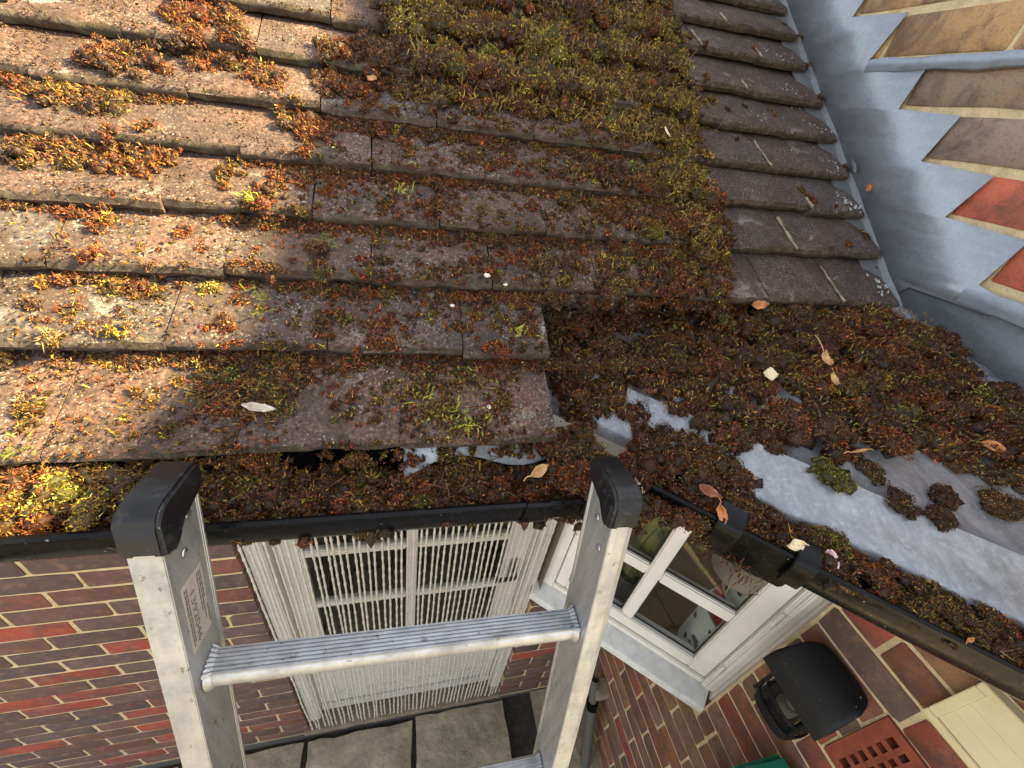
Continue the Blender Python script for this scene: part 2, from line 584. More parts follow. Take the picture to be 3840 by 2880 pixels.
def lay_bricks(parent, F, rows, u0, u1, pal, skip=None, phase=0., ln=.225, jt=.0095, rot=0., seed=1, near0=False):
    """courses of stretchers; F(u, z) -> world point of a brick's lower corner; rows: list of (z0, z1)"""
    rr = random.Random(seed)
    for ri, (z0, z1) in enumerate(rows):
        off = (ri % 2) * ln / 2 + phase + rr.uniform(-.012, .012)
        cuts = [u0]
        u = u0 + (off % ln)
        if u - u0 < .05:
            u += ln
        while u < u1 - .05:
            cuts.append(u); u += ln + rr.uniform(-.005, .005)
        cuts.append(u1)
        for a, c_ in zip(cuts[:-1], cuts[1:]):
            a2 = a + (jt / 2 if a != u0 else 0)
            c2 = c_ - (jt / 2 if c_ != u1 else 0)
            if c2 - a2 < .02 or (skip and skip((a2 + c2) / 2, (z0 + z1) / 2, a2, c2)):
                continue
            l_ = round((c2 - a2) / .004) * .004
            me_ = brick_mesh(l_, z1 - z0, rr.randrange(4))
            o = obj('brick', me_, parent, F(a2, z0, rr.uniform(-.0012, .0012)), color=(lambda base_, k_: tuple(max(.012, q * k_ * rr.uniform(.95, 1.05)) for q in base_))(rr.choice(pal), rr.uniform(.78, 1.2)))
            o.rotation_euler = (0, rr.uniform(-.003, .003), rot)

# ---- rear wall with the door opening: face y = 0
PITCH = .075
wall = thing('brick_wall', 'rear brick wall with the glazed door, running left below the eaves gutter', 'wall', (-.8, .06, GZ))
mb = MB()
mb.box(-1.7, -.004, .0035, .11, GZ - .03, .74)
mb.box(.934, XW + .1, .0035, .11, GZ - .03, -.36)
mb.box(-.004, .934, .0035, .11, .66, .74)
obj('mortar', mb.mesh('mortar', 'mortar'), wall)
rowsA = [(-.075 * (k - 1) + .0048, -.075 * (k - 2) - .0048) for k in range(-7, 21)]
FA = lambda u, z, d: (u, d, z)
lay_bricks(wall, FA, rowsA, -1.7, 0., BRICK_MAIN, phase=.02, seed=3)
rowsP = [r_ for r_ in rowsA if r_[1] < -.36]
lay_bricks(wall, FA, rowsP, .934, XW + .02, BRICK_MAIN, phase=.11, seed=5)
rowsT = [r_ for r_ in rowsA if r_[0] > .655]
lay_bricks(wall, FA, rowsT, .004, .93, BRICK_MAIN, phase=.05, seed=6)

# ---- side wall: face x = 1.4, the taller wing; its unseen verge is shaped to throw the shadow
RAKE = .61
def rake_z(y):
    return 1.868 + RAKE * (max(y, -.36) + .174)
AIR = (.628, .852, .0735, .2915)
side = thing('brick_wall', 'taller side wall of tan and red brick rising beside the tiled roof', 'wall', (XW + .1, -.3, GZ))
mb = MB()
FX = lambda y, z, x: (x, y, z)
YB, YF = 2.4, -1.7
mb.prism(FX, [(YB, .98), (YB, rake_z(YB)), (-.36, rake_z(-.36)), (YF, rake_z(YF)), (YF, .98)], XW + .003, XW + .30)
mb.box(XW + .0035, XW + 1.2, YF, -.437, .2918, .98)
mb.box(XW + .0036, XW + 1.2, -.626, -.437, .0735, .2918)
mb.box(XW + .0036, XW + 1.2, YF, -.854, .0735, .2918)
mb.box(XW + .0035, XW + 1.2, YF, -.437, -.36, .0735)
mb.box(XW + .0036, XW + .30, YF, 0., GZ - .03, -.36)
obj('mortar', mb.mesh('mortar', 'mortar_pale'), side)
FS = lambda u, z, d: (XW + d, -u, z)          # u runs towards the camera
rowsU = [(1.06 + .08 * k + .007, 1.06 + .08 * (k + 1) - .007) for k in range(0, 10)]
rowsL = [(1.06 - .077 * (k + 1) + .0045, 1.06 - .077 * k - .0045) for k in range(0, 33)]
def skipU(u, z, a, c_):
    y = -u
    if z > rake_z(y) - .08:
        return True
    if z < 1.022 + .762 * (y + .134) - .12:      # under the main roof
        return True
    return False

VENT = (.640, .90, .380, .520)
def skipL(u, z, a, c_):
    if z > -.36 and a < .44:
        return True
    if AIR[2] < z < AIR[3] and c_ > AIR[0] and a < AIR[1]:
        return True
    return False
COURSE = [[3], [3], [4, 2, 3], [2, 4, 0], [0, 5, 1], [0, 1, 5], [0, 4, 5], [1, 2, 3], [0, 1, 4], [2, 3, 5]]
for ri, rw in enumerate(rowsU):
    lay_bricks(side, FS, [rw], -.95, 1.05, [BRICK_UP[q] for q in COURSE[ri]], skip=skipU, phase=.07 + (ri % 2) * .1125, rot=-math.pi / 2, seed=30 + ri)
hi = [r_ for r_ in rowsL if r_[0] > -.40]
lo = [r_ for r_ in rowsL if r_[0] <= -.40]
rows_air = [r_ for r_ in hi if AIR[2] < (r_[0] + r_[1]) / 2 < AIR[3]]
rows_oth = [r_ for r_ in hi if r_ not in rows_air]
lay_bricks(side, FS, [r_ for r_ in rows_oth if r_[0] > .25], .445, 1.25, BRICK_SIDE, phase=.10, rot=-math.pi / 2, seed=12)
lay_bricks(side, FS, [r_ for r_ in rows_oth if r_[0] <= .25], .445, 1.25, BRICK_SIDE, phase=.16, rot=-math.pi / 2, seed=14)
lay_bricks(side, FS, rows_air, .445, AIR[0] - .006, BRICK_SIDE, phase=.17, rot=-math.pi / 2, seed=15)
lay_bricks(side, FS, rows_air, AIR[1] + .006, 1.25, BRICK_SIDE, phase=.1, rot=-math.pi / 2, seed=16)
lay_bricks(side, FS, lo, 0.01, 1.25, BRICK_SIDE, phase=.04, rot=-math.pi / 2, seed=17)
# coping along the verge
obj('coping', MB().prism(FX, [(YB, rake_z(YB)), (YB, rake_z(YB) + .05), (-.36, rake_z(-.36) + .05), (YF, rake_z(YF) + .05), (YF, rake_z(YF)), (-.36, rake_z(-.36))], XW - .02, XW + .34).mesh('coping', 'mortar_pale', bevel=.006), side)

# ---- rooms behind the openings
mb = MB()
poly = [(1.0, .075), (1.47, -.35), (2.5, -.4365), (2.5, 1.4), (.965, 1.4), (.965, .115)]
for i in range(1, 6):
    a, c_ = poly[i], poly[(i + 1) % 6]
    if i in (3, 5):  # unseen far wall left open, added to let sky light brighten the room
        continue
    mb.add([(a[0], a[1], -.33), (c_[0], c_[1], -.33), (c_[0], c_[1], .75), (a[0], a[1], .75)], [(0, 1, 2, 3)])
mb.add([(.945, .115, -.33), (.945, .115, .75), (.945, .004, .75), (.945, .004, -.33)], [(0, 1, 2, 3)])
mb.add([(x, y, .75) for x, y in poly], [(0, 1, 2, 3, 4, 5)])
struct(obj('room', mb.mesh('room', 'room_paint')))
struct(obj('room_worktop', MB().add([(x, y, -.328) for x, y in poly], [(0, 1, 2, 3, 4, 5)]).mesh('room_worktop', 'counter_wood')))
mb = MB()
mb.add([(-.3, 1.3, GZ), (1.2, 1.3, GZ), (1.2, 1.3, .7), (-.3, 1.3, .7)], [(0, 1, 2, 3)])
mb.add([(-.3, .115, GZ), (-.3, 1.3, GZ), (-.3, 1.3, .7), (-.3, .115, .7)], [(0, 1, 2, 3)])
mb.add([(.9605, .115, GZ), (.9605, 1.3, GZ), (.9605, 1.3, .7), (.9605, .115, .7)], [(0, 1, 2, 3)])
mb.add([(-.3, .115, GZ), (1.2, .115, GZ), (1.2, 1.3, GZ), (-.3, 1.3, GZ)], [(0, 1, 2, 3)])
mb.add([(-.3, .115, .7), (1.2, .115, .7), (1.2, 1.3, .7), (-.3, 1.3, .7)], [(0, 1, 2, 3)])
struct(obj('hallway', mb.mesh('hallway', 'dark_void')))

# ------------------------------------------------------------------ tiled roof
roof = thing('tiled_roof', 'sloping roof of worn brown concrete tiles thick with moss', 'roof', RP(.4, -.3, -.05))
# boarding and felt under the tiles, fascia and soffit
mb = MB()
FR = lambda x, s, h: RP(x, s, h)
mb.fbox(FR, -1.3, .60, -.26, 1.25, -.105, -.085)
mb.fbox(FR, .60, XW - .002, -.01, 1.25, -.105, -.085)
obj('roof_deck', mb.mesh('roof_deck', 'deck'), roof)
mb = MB().box(-1.7, .70, -.335, -.315, .70, .785)
mb.box(-1.7, .93, -.315, .003, .70, .712)
obj('fascia', mb.mesh('fascia', 'white_paint'), roof)

def tile_mesh(wd, var):
    rr = random.Random(100 + var)
    ln, th = .20, .0195
    prof = [(.006, -th), (.0005, -th * .85), (-.0006, -th * .45), (.0012, -.006), (.005, -.0018), (.013, 0.), (.04, 0.), (.08, 0.), (.12, 0.), (ln, 0.), (ln, -th)]
    nx = 8
    rings = []
    for i in range(nx + 1):
        x = wd * i / nx
        wob = rr.uniform(-.0018, .0018)
        dz = -.0006 * (2 * i / nx - 1) ** 2
        ring = []
        for (s, h) in prof:
            hh_ = h - .22 * s + dz
            if -.004 < s < .05:
                hh_ += rr.uniform(-.0016, .0013)
            xx = x
            if i == 0:
                xx += .0002
            if i == nx:
                xx -= .0002
            ring.append((xx, s + (wob if s < .03 else 0), hh_ - (.0008 if i in (0, nx) and h > -.004 else 0)))
        rings.append(ring)
    b_ = MB(); b_.sweep(rings)
    # into roof orientation (local x, slope, normal)
    b_.v = [(x, s * CT - h * ST, s * ST + h * CT) for x, s, h in b_.v]
    me_ = b_.mesh('roof_tile', 'tile', smooth=True)
    me_.materials.append(MAT['tile_lip'])
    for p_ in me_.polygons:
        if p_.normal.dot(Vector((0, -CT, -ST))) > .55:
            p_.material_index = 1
    return me_
TM = {}
def get_tile(wd, var):
    k = (round(wd / .002), var)
    if k not in TM:
        TM[k] = tile_mesh(k[0] * .002, var)
    return TM[k]
def place_tile(x0, x1, k):
    xm = (x0 + x1) / 2
    slope = (ROW_R[k] - ROW_L[k]) / 1.4
    s = row_s(k, x0) + rnd.uniform(-.003, .003)
    left = max(0, min(1, (1.05 - xm) / .3))
    a = (.118, .060, .043); c_ = (.088, .062, .052)
    f_ = left
    tone = rnd.uniform(.85, 1.12)
    colr = tuple((a[i] * f_ + c_[i] * (1 - f_)) * tone for i in range(3))
    if rnd.random() < .12:
        colr = (.085, .078, .072)
    o = obj('roof_tile', get_tile(x1 - x0 - .0008, rnd.randrange(5)), roof, RP(x0 + .0004, s, rnd.uniform(-.0008, .001)), color=colr)
    n_ = Vector((0, -ST, CT))
    q = Matrix.Rotation(slope + rnd.uniform(-.006, .006), 3, n_) @ Matrix.Rotation(rnd.uniform(-.008, .008), 3, 'Y')
    o.rotation_euler = q.to_euler()
for k in range(len(ROW_L)):
    if k < 2:
        cuts = [.632, .432, .262, .095, -.072, -.24, -.407, -.574, -.741, -.908, -1.07] if k == 0 else [.634, .512, .345, .178, .01, -.157, -.324, -.491, -.658, -.825, -.99]
    else:
        cuts = [1.388 - rnd.uniform(0, .010)]
        x = 1.228 if k % 2 == 0 else 1.152
        while x > -1.0:
            cuts.append(x + rnd.uniform(-.004, .004)); x -= .1675
    if k > 10 and False:
        break
    for a, c_ in zip(cuts[1:], cuts[:-1]):
        place_tile(a, c_, k)
# a last tile lies half loose over the lead at the lower right edge
# pale joint filler and lichen between tiles on the bare right-hand strip
for (k, x, ln) in [(2, 1.228, .09), (3, 1.152, .085), (5, 1.152, .085), (4, 1.228, .03), (8, 1.06, .07), (8, 1.228, .05), (9, 1.152, .04), (7, 1.152, .03), (10, 1.06, .05)]:
    mb = MB()
    pts = []
    for i in range(7):
        s = row_s(k, x) + .002 + ln * i / 6
        pts.append(Vector(RP(x + rnd.uniform(-.0015, .0015), s, roof_h(x, s) + .0002)))
    mb.tube(pts, [rnd.uniform(.0006, .0034) for _ in pts], 6)
    obj('joint_filler', mb.mesh('joint_filler', 'joint', smooth=True), roof)

# ------------------------------------------------------------------ lead flashing on the side wall
def sheet(name, mat, outline, depth, parent, cuts=5, amp=.0018, seed=0, thick=.0025):
    "lead sheet on the wall x = XW: outline in (y, z), dented"
    bm = bmesh.new()
    from mathutils.geometry import tessellate_polygon
    vs = [bm.verts.new((XW - depth, y, z)) for y, z in outline]
    for tri in tessellate_polygon([[Vector((y, z, 0)) for y, z in outline]]):
        try:
            bm.faces.new([vs[i] for i in tri])
        except ValueError:
            pass
    bmesh.ops.recalc_face_normals(bm, faces=bm.faces)
    me_ = bpy.data.meshes.new(name)
    bm.to_mesh(me_); bm.free()
    me_.materials.append(MAT[mat])
    for p_ in me_.polygons:
        p_.use_smooth = True
    o = obj(name, me_, parent)
    md = o.modifiers.new('solid', 'SOLIDIFY')
    md.thickness = thick
    md.offset = 0
    return o
fl = thing('lead_flashing', 'blue-grey lead stepped flashing cut into the side wall above the tiles', 'flashing', (XW, .1, 1.15))
tips = [(.31 + .105 * k, 1.462 + .08 * k) for k in range(5, 0, -1)] + [(.31, 1.462), (.21, 1.381), (.084, 1.299), (-.019, 1.219), (-.12, 1.141), (-.236, 1.058)]
inn = [(y - .13, z - .006) for y, z in tips[:5]] + [(.178, 1.455), (.076, 1.374), (-.036, 1.293), (-.146, 1.213), (-.25, 1.136)]
low = lambda y: .999 + .762 * (y + .134)
pts = [(tips[0][0] + .02, low(tips[0][0] + .02)), (tips[0][0] + .02, tips[0][1])]
for tp, ii in zip(tips, inn + [None]):
    pts.append(tp)
    if ii:
        pts.append(ii)
pts += [(-.28, 1.050), (-.28, 1.021), (-.145, 1.016), (-.134, 1.001)]
n_s = 14
pts += [(y, low(y) + .0015 * math.sin(y * 40)) for y in np.linspace(-.1, tips[0][0], n_s)]
sheet('stepped_sheet', 'lead_flash', pts, .0085, fl, amp=.0020, seed=2)
# turned strip tucked in one bed joint, and the level cover strip over the flat roof
def strip(name, y0, z0, y1, z1, h, r_, parent, mat='lead_flash'):
    mb = MB(); rings = []
    nseg = 14
    for i in range(nseg + 1):
        f_ = i / nseg
        y = y0 + (y1 - y0) * f_; z = z0 + (z1 - z0) * f_ + .0014 * math.sin(i * 1.9)
        x = XW - .006
        hh_ = h * (1 + .08 * math.sin(i * 1.3))
        rings.append([(x, y, z + hh_ / 2), (x - r_ * .5, y, z + hh_ * .48), (x - r_, y, z + hh_ * .3), (x - r_ * 1.1, y, z - hh_ * .1), (x - r_ * .8, y, z - hh_ * .42), (x, y, z - hh_ / 2)])
    mb.sweep(rings)
    return obj(name, mb.mesh(name, mat, smooth=True), parent)
strip('turned_strip', .205, 1.3715, -.30, 1.3715, .024, .007, fl)
strip('cover_strip', -.225, 1.036, -1.15, 1.036, .030, .005, fl)
sheet('upstand', 'lead_dark', [(-.128, 1.024), (-.128, .955), (-.45, .855), (-1.0, .80), (-1.0, 1.032), (-.26, 1.026)], .0048, fl, amp=.001, seed=9)
# soakers showing between the tile ends and the flashing
mb = MB(); q = []
for i in range(24):
    s_ = -.07 + i * .05
    hh_ = -.019 + .0015 * math.sin(i * 2.1)
    q.append([RP(1.345, s_, hh_ - .004), RP(1.389, s_, hh_), RP(1.3935, s_, hh_ + .012), RP(1.3915, s_, hh_ + .013), RP(1.387, s_, hh_ + .0025), RP(1.345, s_, hh_ - .002)])
mb.sweep(q)
obj('soaker', mb.mesh('soaker', 'lead_dark', smooth=False), fl)

# ------------------------------------------------------------------ lead roof over the corner window
nx_, ny_ = 60, 44
vs, fs, keep = [], [], {}
LEN = 1.05
for i in range(nx_ + 1):
    for j in range(ny_ + 1):
        a = -.46 + (LEN + .46) * i / nx_            # along the gutter
        w_ = .262 + (.86 - .262) * j / ny_          # up the slope
        base_ = Vector((.909, 0, 0))
        p_ = PV * w_ + GV * (a + .909 * GV.x)
        keep[(i, j)] = len(vs)
        drop = -.012 if j == 0 else 0
        vs.append((min(p_.x, XW - .0014), p_.y, lead_z(p_.x, p_.y) + drop))
def inside_lead(x, y):
    return y < .06 and x > .575
for i in range(nx_):
    for j in range(ny_):
        q = [keep[(i, j)], keep[(i + 1, j)], keep[(i + 1, j + 1)], keep[(i, j + 1)]]
        if all(inside_lead(vs[k][0], vs[k][1]) for k in q) and not all(vs[k][0] > XW - .002 for k in q):
            fs.append(tuple(q))
mb = MB(); mb.add(vs, fs)
me = mb.mesh('lead_roof', 'lead', smooth=True)
bm = bmesh.new(); bm.from_mesh(me)
bmesh.ops.delete(bm, geom=[v_ for v_ in bm.verts if not v_.link_faces], context='VERTS')
bm.to_mesh(me); bm.free()
lr = obj('lead_roof', me)
md = lr.modifiers.new('solid', 'SOLIDIFY'); md.thickness = .003
tag(lr, 'grey patinated lead sheet roof in the corner below the tiles', 'roof')

# ------------------------------------------------------------------ gutters
def gutter_rings(path_pts, inward, r_, depth, thick=.0024, n=14, lip=.0042):
    """half-round channel: path of front-lip points, inward = horizontal unit vector to the building"""
    rings = []
    for P in path_pts:
        P = Vector(P)
        c_ = P + inward * r_
        prof = []
        for i in range(n + 1):
            a = math.pi * i / n
            prof.append((-r_ * math.copysign(abs(math.cos(a)) ** .8, math.cos(a)), -depth * math.sin(a) ** .72 if 0 < i < n else 0))
        inner = [(x * (1 - thick / r_), z * (1 - thick / depth)) for x, z in prof][::-1]
        # rolled front bead
        bead = [(-r_ + lip * .1 + lip * math.cos(b_), lip * .2 + lip * math.sin(b_)) for b_ in [R(q) for q in (-20, 45, 100, 160, 215)]]
        loop = prof + inner[:-1] + bead
        rings.append([c_ + inward * x + Vector((0, 0, z)) for x, z in loop])
    return rings
INY = Vector((0, 1, 0))
g1 = thing('gutter', 'black half-round plastic gutter along the main eaves behind the ladder', 'gutter', (-.3, -.385, .755))
LIPZ, LIPY = .808, -.437
obj('channel', MB().sweep(gutter_rings([(-1.7 + i * .2, LIPY, LIPZ) for i in range(12) if -1.7 + i * .2 < .6] + [(.650, LIPY, LIPZ)], INY, .052, .060)).mesh('channel', 'gutter_plastic', smooth=True), g1)
mb = MB().prism(lambda a, b_, c: (c, a, b_), [(LIPY - .003 + .055 * (1 - math.cos(math.pi * i / 12)), LIPZ + .004 - (.073 * math.sin(math.pi * i / 12))) for i in range(13)], .648, .656)
obj('stop_end', mb.mesh('stop_end', 'gutter_plastic', smooth=True), g1)
for x in (-.9, -.15, .575):
    mb = MB().sweep(gutter_rings([(x, LIPY - .003, LIPZ + .002), (x + .028, LIPY - .003, LIPZ + .002)], INY, .0545, .064, thick=.003))
    obj('bracket', mb.mesh('bracket', 'gutter_plastic', smooth=True), g1)

g2 = thing('gutter', 'black plastic gutter angled across the corner window, edging the lead roof', 'gutter', (.95, -.5, .75))
LZ2 = .796
W0 = .203
def gp(a, w_=W0, z=LZ2):
    p_ = PV * w_ + GV * a
    return Vector((p_.x, p_.y, z))
A0 = GV.dot(Vector((.753, -.437, 0)))
A1 = GV.dot(Vector((.83, -.50, 0)))
A2 = GV.dot(Vector((.895, -.53, 0)))
A3 = GV.dot(Vector((1.4, -.99, 0)))
pl = list(np.linspace(A0 - .012, A3, 16))
obj('channel', MB().sweep(gutter_rings([gp(a) for a in pl], PV, .050, .060)).mesh('channel', 'gutter_plastic', smooth=True), g2)
# running outlet between two union clips
def boxy(a0, a1, grow, deep, name):
    mb = MB(); rings = []
    for a in np.linspace(a0, a1, 4):
        P = gp(a, W0 - grow, LZ2 + .001)
        prof = [(0, 0), (.002, -.02), (.007, -deep + .012), (.014, -deep), (.08, -deep), (.1, -.02), (.104, 0), (.1, 0), (.078, -deep + .003), (.016, -deep + .003), (.0095, -deep + .012), (.0045, -.02), (.003, 0)]
        rings.append([P + PV * x + Vector((0, 0, z)) for x, z in prof])
    mb.sweep(rings)
    return obj(name, mb.mesh(name, 'gutter_plastic', smooth=False, bevel=.0012), g2)
boxy(A1 - .022, A2 + .010, .003, .068, 'outlet_body')
c0 = gp((A1 + A2) / 2 + .01, W0 + .045, LZ2 - .066)
obj('outlet_spigot', MB().lathe((c0.x, c0.y, c0.z), [(.037, .0), (.036, -.02), (.034, -.045), (.031, -.045), (.033, 0)], 24).mesh('outlet_spigot', 'grey_pipe', smooth=True), g2)
def clip(a, wd, name='union_clip'):
    mb = MB(); rings = []
    for aa in (a - wd / 2, a + wd / 2):
        P = gp(aa, W0, LZ2)
        prof = [(.022, .013), (.021, .018), (-.002, .0125), (-.009, .006), (-.0105, -.004), (-.0085, -.022), (-.005, -.04), (-.0015, -.04), (-.004, -.02), (-.005, -.002), (-.001, .004), (.012, .0085)]
        rings.append([P + PV * x + Vector((0, 0, z)) for x, z in prof])
    mb.sweep(rings)
    return obj(name, mb.mesh(name, 'gutter_plastic', smooth=True, bevel=.001), g2)
clip(A1 - .012, .030); clip(A2 + .006, .024); clip(A3 - .25, .024)

# ------------------------------------------------------------------ corner window (oriel)
BX = Vector((.909, 0, 0))
def WF(a, o_, z):
    p_ = BX + GV * a + PV * o_
    return (p_.x, p_.y, z)
LW = .655
win = thing('corner_window', 'white painted corner window with glazing bars, set diagonally under the gutter', 'window', (1.15, -.2, -.37))
# sill
mb = MB(); rings = []
for a in (-.004, .2, .4, .66):
    rings.append([WF(a, o_, z) for o_, z in [(0, -.341), (0.0, -.364), (.004, -.371), (.16, -.374), (.16, -.30), (.075, -.302), (.006, -.332), (.002, -.335)]])
mb.sweep(rings)
obj('sill', mb.mesh('sill', 'sill_paint'), win)
# fixed frame
mb = MB()
mb.fbox(WF, .012, .060, .050, .13, -.297, .70)
mb.fbox(WF, .6285, .668, .046, .13, -.297, .70)
mb.fbox(WF, .668, .695, .036, .13, -.33, .70)
mb.fbox(WF, .0602, .6283, .053, .13, -.297, -.268)
obj('frame', mb.mesh('frame', 'white_paint', bevel=.004), win)
mb = MB()
mb.fbox(WF, .6385, .650, .036, .0455, -.29, .70)
obj('frame_bead', mb.mesh('frame_bead', 'white_paint', bevel=.003), win)
# casement
sash = obj('sash', MB().fbox(WF, .0625, .104, .058, .10, -.264, .66).fbox(WF, .5665, .626, .058, .10, -.264, .66).fbox(WF, .1042, .5663, .059, .10, -.264, -.209).fbox(WF, .1042, .5663, .059, .10, .62, .66).mesh('sash', 'white_paint', bevel=.004), win)
mb = MB(); mb.fbox(WF, .3085, .3495, .061, .098, -.2088, .6198)
obj('glazing_bar', mb.mesh('glazing_bar', 'white_paint', bevel=.005), win)
for z in (.062, .365):
    for a0_, a1_ in ((.1042, .3083), (.3497, .5663)):
        mb = MB(); mb.fbox(WF, a0_, a1_, .063, .098, z - .026, z + .026)
        obj('glazing_bar', mb.mesh('glazing_bar', 'white_paint', bevel=.005), win)
for a0_, a1_ in ((.1046, .3080), (.3500, .5660)):
    for z0, z1 in ((-.2085, .0355), (.0885, .3385), (.3915, .6195)):
        pn = obj('pane', MB().fbox(WF, a0_, a1_, .080, .084, z0, z1).mesh('pane', 'glass'), win)
        # grey putty line round the glass
        mb = MB()
        for q in ((a0_, a0_ + .0045, z0, z1), (a1_ - .0045, a1_, z0, z1), (a0_ + .0046, a1_ - .0046, z0, z0 + .0045), (a0_ + .0046, a1_ - .0046, z1 - .0045, z1)):
            mb.fbox(WF, q[0], q[1], .0755, .0795, q[2], q[3])
        obj('glazing_seal', mb.mesh('glazing_seal', 'dark_metal'), pn)
for z in (-.16, .18):
    mb = MB()
    mb.tube([WF(.632, .044, z - .03 + .02 * i) for i in range(4)], .0045, 8)
    obj('hinge', mb.mesh('hinge', 'white_paint', smooth=True), win)
# boarded wall panel above the head up to the lead roof
mb = MB(); mb.fbox(WF, .014, .69, .060, .12, .701, .79)
obj('head_board', mb.mesh('head_board', 'white_paint', bevel=.003), win)

# things standing inside the window
def cake_tin(name, label, a, o_, z0, h, r_, mat, group='round cake tins behind the corner window', motif=True, lidh=.02):
    c_ = WF(a, o_, z0)
    tt = thing(name, label, 'tin', c_, group)
    obj('body', MB().lathe(c_, [(r_ * .985, 0), (r_, .003), (r_, h - lidh), (r_ * .97, h - lidh)], 48).mesh('body', mat, smooth=True), tt)
    obj('lid', MB().lathe((c_[0], c_[1], c_[2] + h - lidh), [(r_ * 1.0, .0005), (r_ * 1.02, .0012), (r_ * 1.02, lidh - .003), (r_ * .99, lidh), (r_ * .95, lidh - .002), (.001, lidh - .002)], 48).mesh('lid', mat, smooth=True), tt)
    if motif:
        rr = random.Random(int(a * 1000) + int(h * 999))
        for k in range(44):
            mb = MB()
            th = rr.uniform(0, 2 * math.pi)
            zz = rr.uniform(.012, h - lidh - .012)
            n_ = rr.choice([4, 5, 6, 3]); sz = rr.uniform(.005, .013); st_ = rr.uniform(.6, 1.8)
            q = []
            for i in range(n_):
                b_ = 2 * math.pi * i / n_ + rr.uniform(0, .4)
                tt_ = th + sz * math.cos(b_) / r_
                zz_ = zz + sz * st_ * math.sin(b_)
                q.append((c_[0] + (r_ + .0006) * math.cos(tt_), c_[1] + (r_ + .0006) * math.sin(tt_), c_[2] + zz_))
            mb.add(q, [tuple(range(n_))])
            obj('printed_motif', mb.mesh('printed_motif', 'tin_ink', fix=False), tt)
    return tt
cake_tin('cake_tin', 'white patterned round tin at the bottom of the stack behind the window', .634, .192, -.327, .252, .10, 'tin_white')
cake_tin('cake_tin', 'red round tin between two white patterned tins', .636, .194, -.0745, .112, .094, 'tin_red', motif=False)
cake_tin('cake_tin', 'white patterned round tin on top of the red tin', .634, .192, .038, .26, .10, 'tin_white')
c_ = WF(.285, .19, -.05)
cn = thing('canister', 'dark round canister under the ceramic vase inside the window', 'canister', (c_[0], c_[1], -.327))
obj('body', MB().lathe((c_[0], c_[1], -.327), [(.06, 0), (.062, .004), (.062, .17), (.05, .171)], 28).mesh('body', 'dark_metal', smooth=True), cn)
obj('lid', MB().lathe((c_[0], c_[1], -.1555), [(.063, 0), (.0635, .012), (.058, .018), (.02, .02), (.001, .02)], 28).mesh('lid', 'dark_metal', smooth=True), cn)
vz = thing('ceramic_vase', 'yellow-green ceramic vase painted with leaf lines behind the upper pane', 'vase', (c_[0], c_[1], -.135))
obj('body', MB().lathe((c_[0], c_[1], -.135), [(.035, 0), (.04, .008), (.06, .07), (.075, .14), (.078, .20), (.07, .26), (.05, .32), (.04, .35), (.046, .38), (.04, .38), (.034, .35)], 36).mesh('body', 'vase_green', smooth=True), vz)
mb = MB()
for k in range(14):
    th = k * .45
    pp = []
    for i in range(7):
        z = .03 + .28 * i / 6
        r_ = np.interp(z, [.008, .07, .14, .20, .26, .32], [.04, .06, .075, .078, .07, .05]) + .001
        tq = th + .35 * math.sin(i / 6 * math.pi + k)
        pp.append((c_[0] + r_ * math.cos(tq), c_[1] + r_ * math.sin(tq), -.135 + z))
    mb.tube(pp, .0016, 5)
obj('leaf_lines', mb.mesh('leaf_lines', 'vase_line'), vz)
c_ = WF(.14, .2, -.327)
jr = thing('glass_jar', 'small dark storage jar with a steel clasp on the worktop behind the lower left pane', 'jar', c_)
obj('body', MB().lathe(c_, [(.045, 0), (.05, .005), (.05, .13), (.04, .15), (.04, .165)], 24).mesh('body', 'dark_metal', smooth=True), jr)
obj('clasp', MB().tube([(c_[0] - .04, c_[1] - .035, c_[2] + .04), (c_[0] - .043, c_[1] - .04, c_[2] + .02), (c_[0] - .034, c_[1] - .047, c_[2] + .025)], .003, 6).mesh('clasp', 'steel', smooth=True), jr)

# ------------------------------------------------------------------ door
door = thing('glazed_door', 'white half-glazed back door behind the hanging strands', 'door', (.465, .08, GZ))
mb = MB()
mb.box(.003, .050, .028, .112, GZ + .05, .655)
mb.box(.884, .931, .028, .112, GZ + .05, .655)
mb.box(.0502, .8838, .028, .112, .61, .655)
obj('frame', mb.mesh('frame', 'door_paint', bevel=.004), door)
mb = MB()
mb.box(.0505, .128, .078, .108, -1.36, .608)
mb.box(.802, .8835, .078, .108, -1.36, .608)
mb.box(.1282, .8018, .079, .107, .54, .608)
mb.box(.1282, .8018, .079, .107, -.86, -.705)
mb.box(.1282, .8018, .079, .107, -1.36, -1.23)
obj('leaf_frame', mb.mesh('leaf_frame', 'door_paint', bevel=.004), door)
obj('panel', MB().box(.1283, .8017, .088, .102, -1.2298, -.8602).mesh('panel', 'door_paint'), door)
mb = MB(); mb.box(.4425, .4795, .0795, .106, -.7048, .5398)
obj('glazing_bar', mb.mesh('glazing_bar', 'door_paint', bevel=.004), door)
zb = [.5398, .248, -.066, -.388, -.7048]
for z in zb[1:4]:
    for x0, x1 in ((.1284, .4423), (.4797, .8016)):
        obj('glazing_bar', MB().box(x0, x1, .0805, .106, z - .016, z + .016).mesh('glazing_bar', 'door_paint', bevel=.004), door)
for x0, x1 in ((.1286, .4421), (.4799, .8014)):
    for zt, zl in zip(zb[:-1], zb[1:]):
        obj('pane', MB().box(x0, x1, .092, .096, zl + .0165, zt - .0165).mesh('pane', 'glass'), door)
hp = obj('handle_plate', MB().box(.826, .862, .070, .0778, -.36, -.20).mesh('handle_plate', 'steel', bevel=.003), door)
mb = MB(); mb.tube([(.844, .070, -.26), (.844, .035, -.26), (.838, .03, -.26), (.76, .03, -.262)], .008, 10)
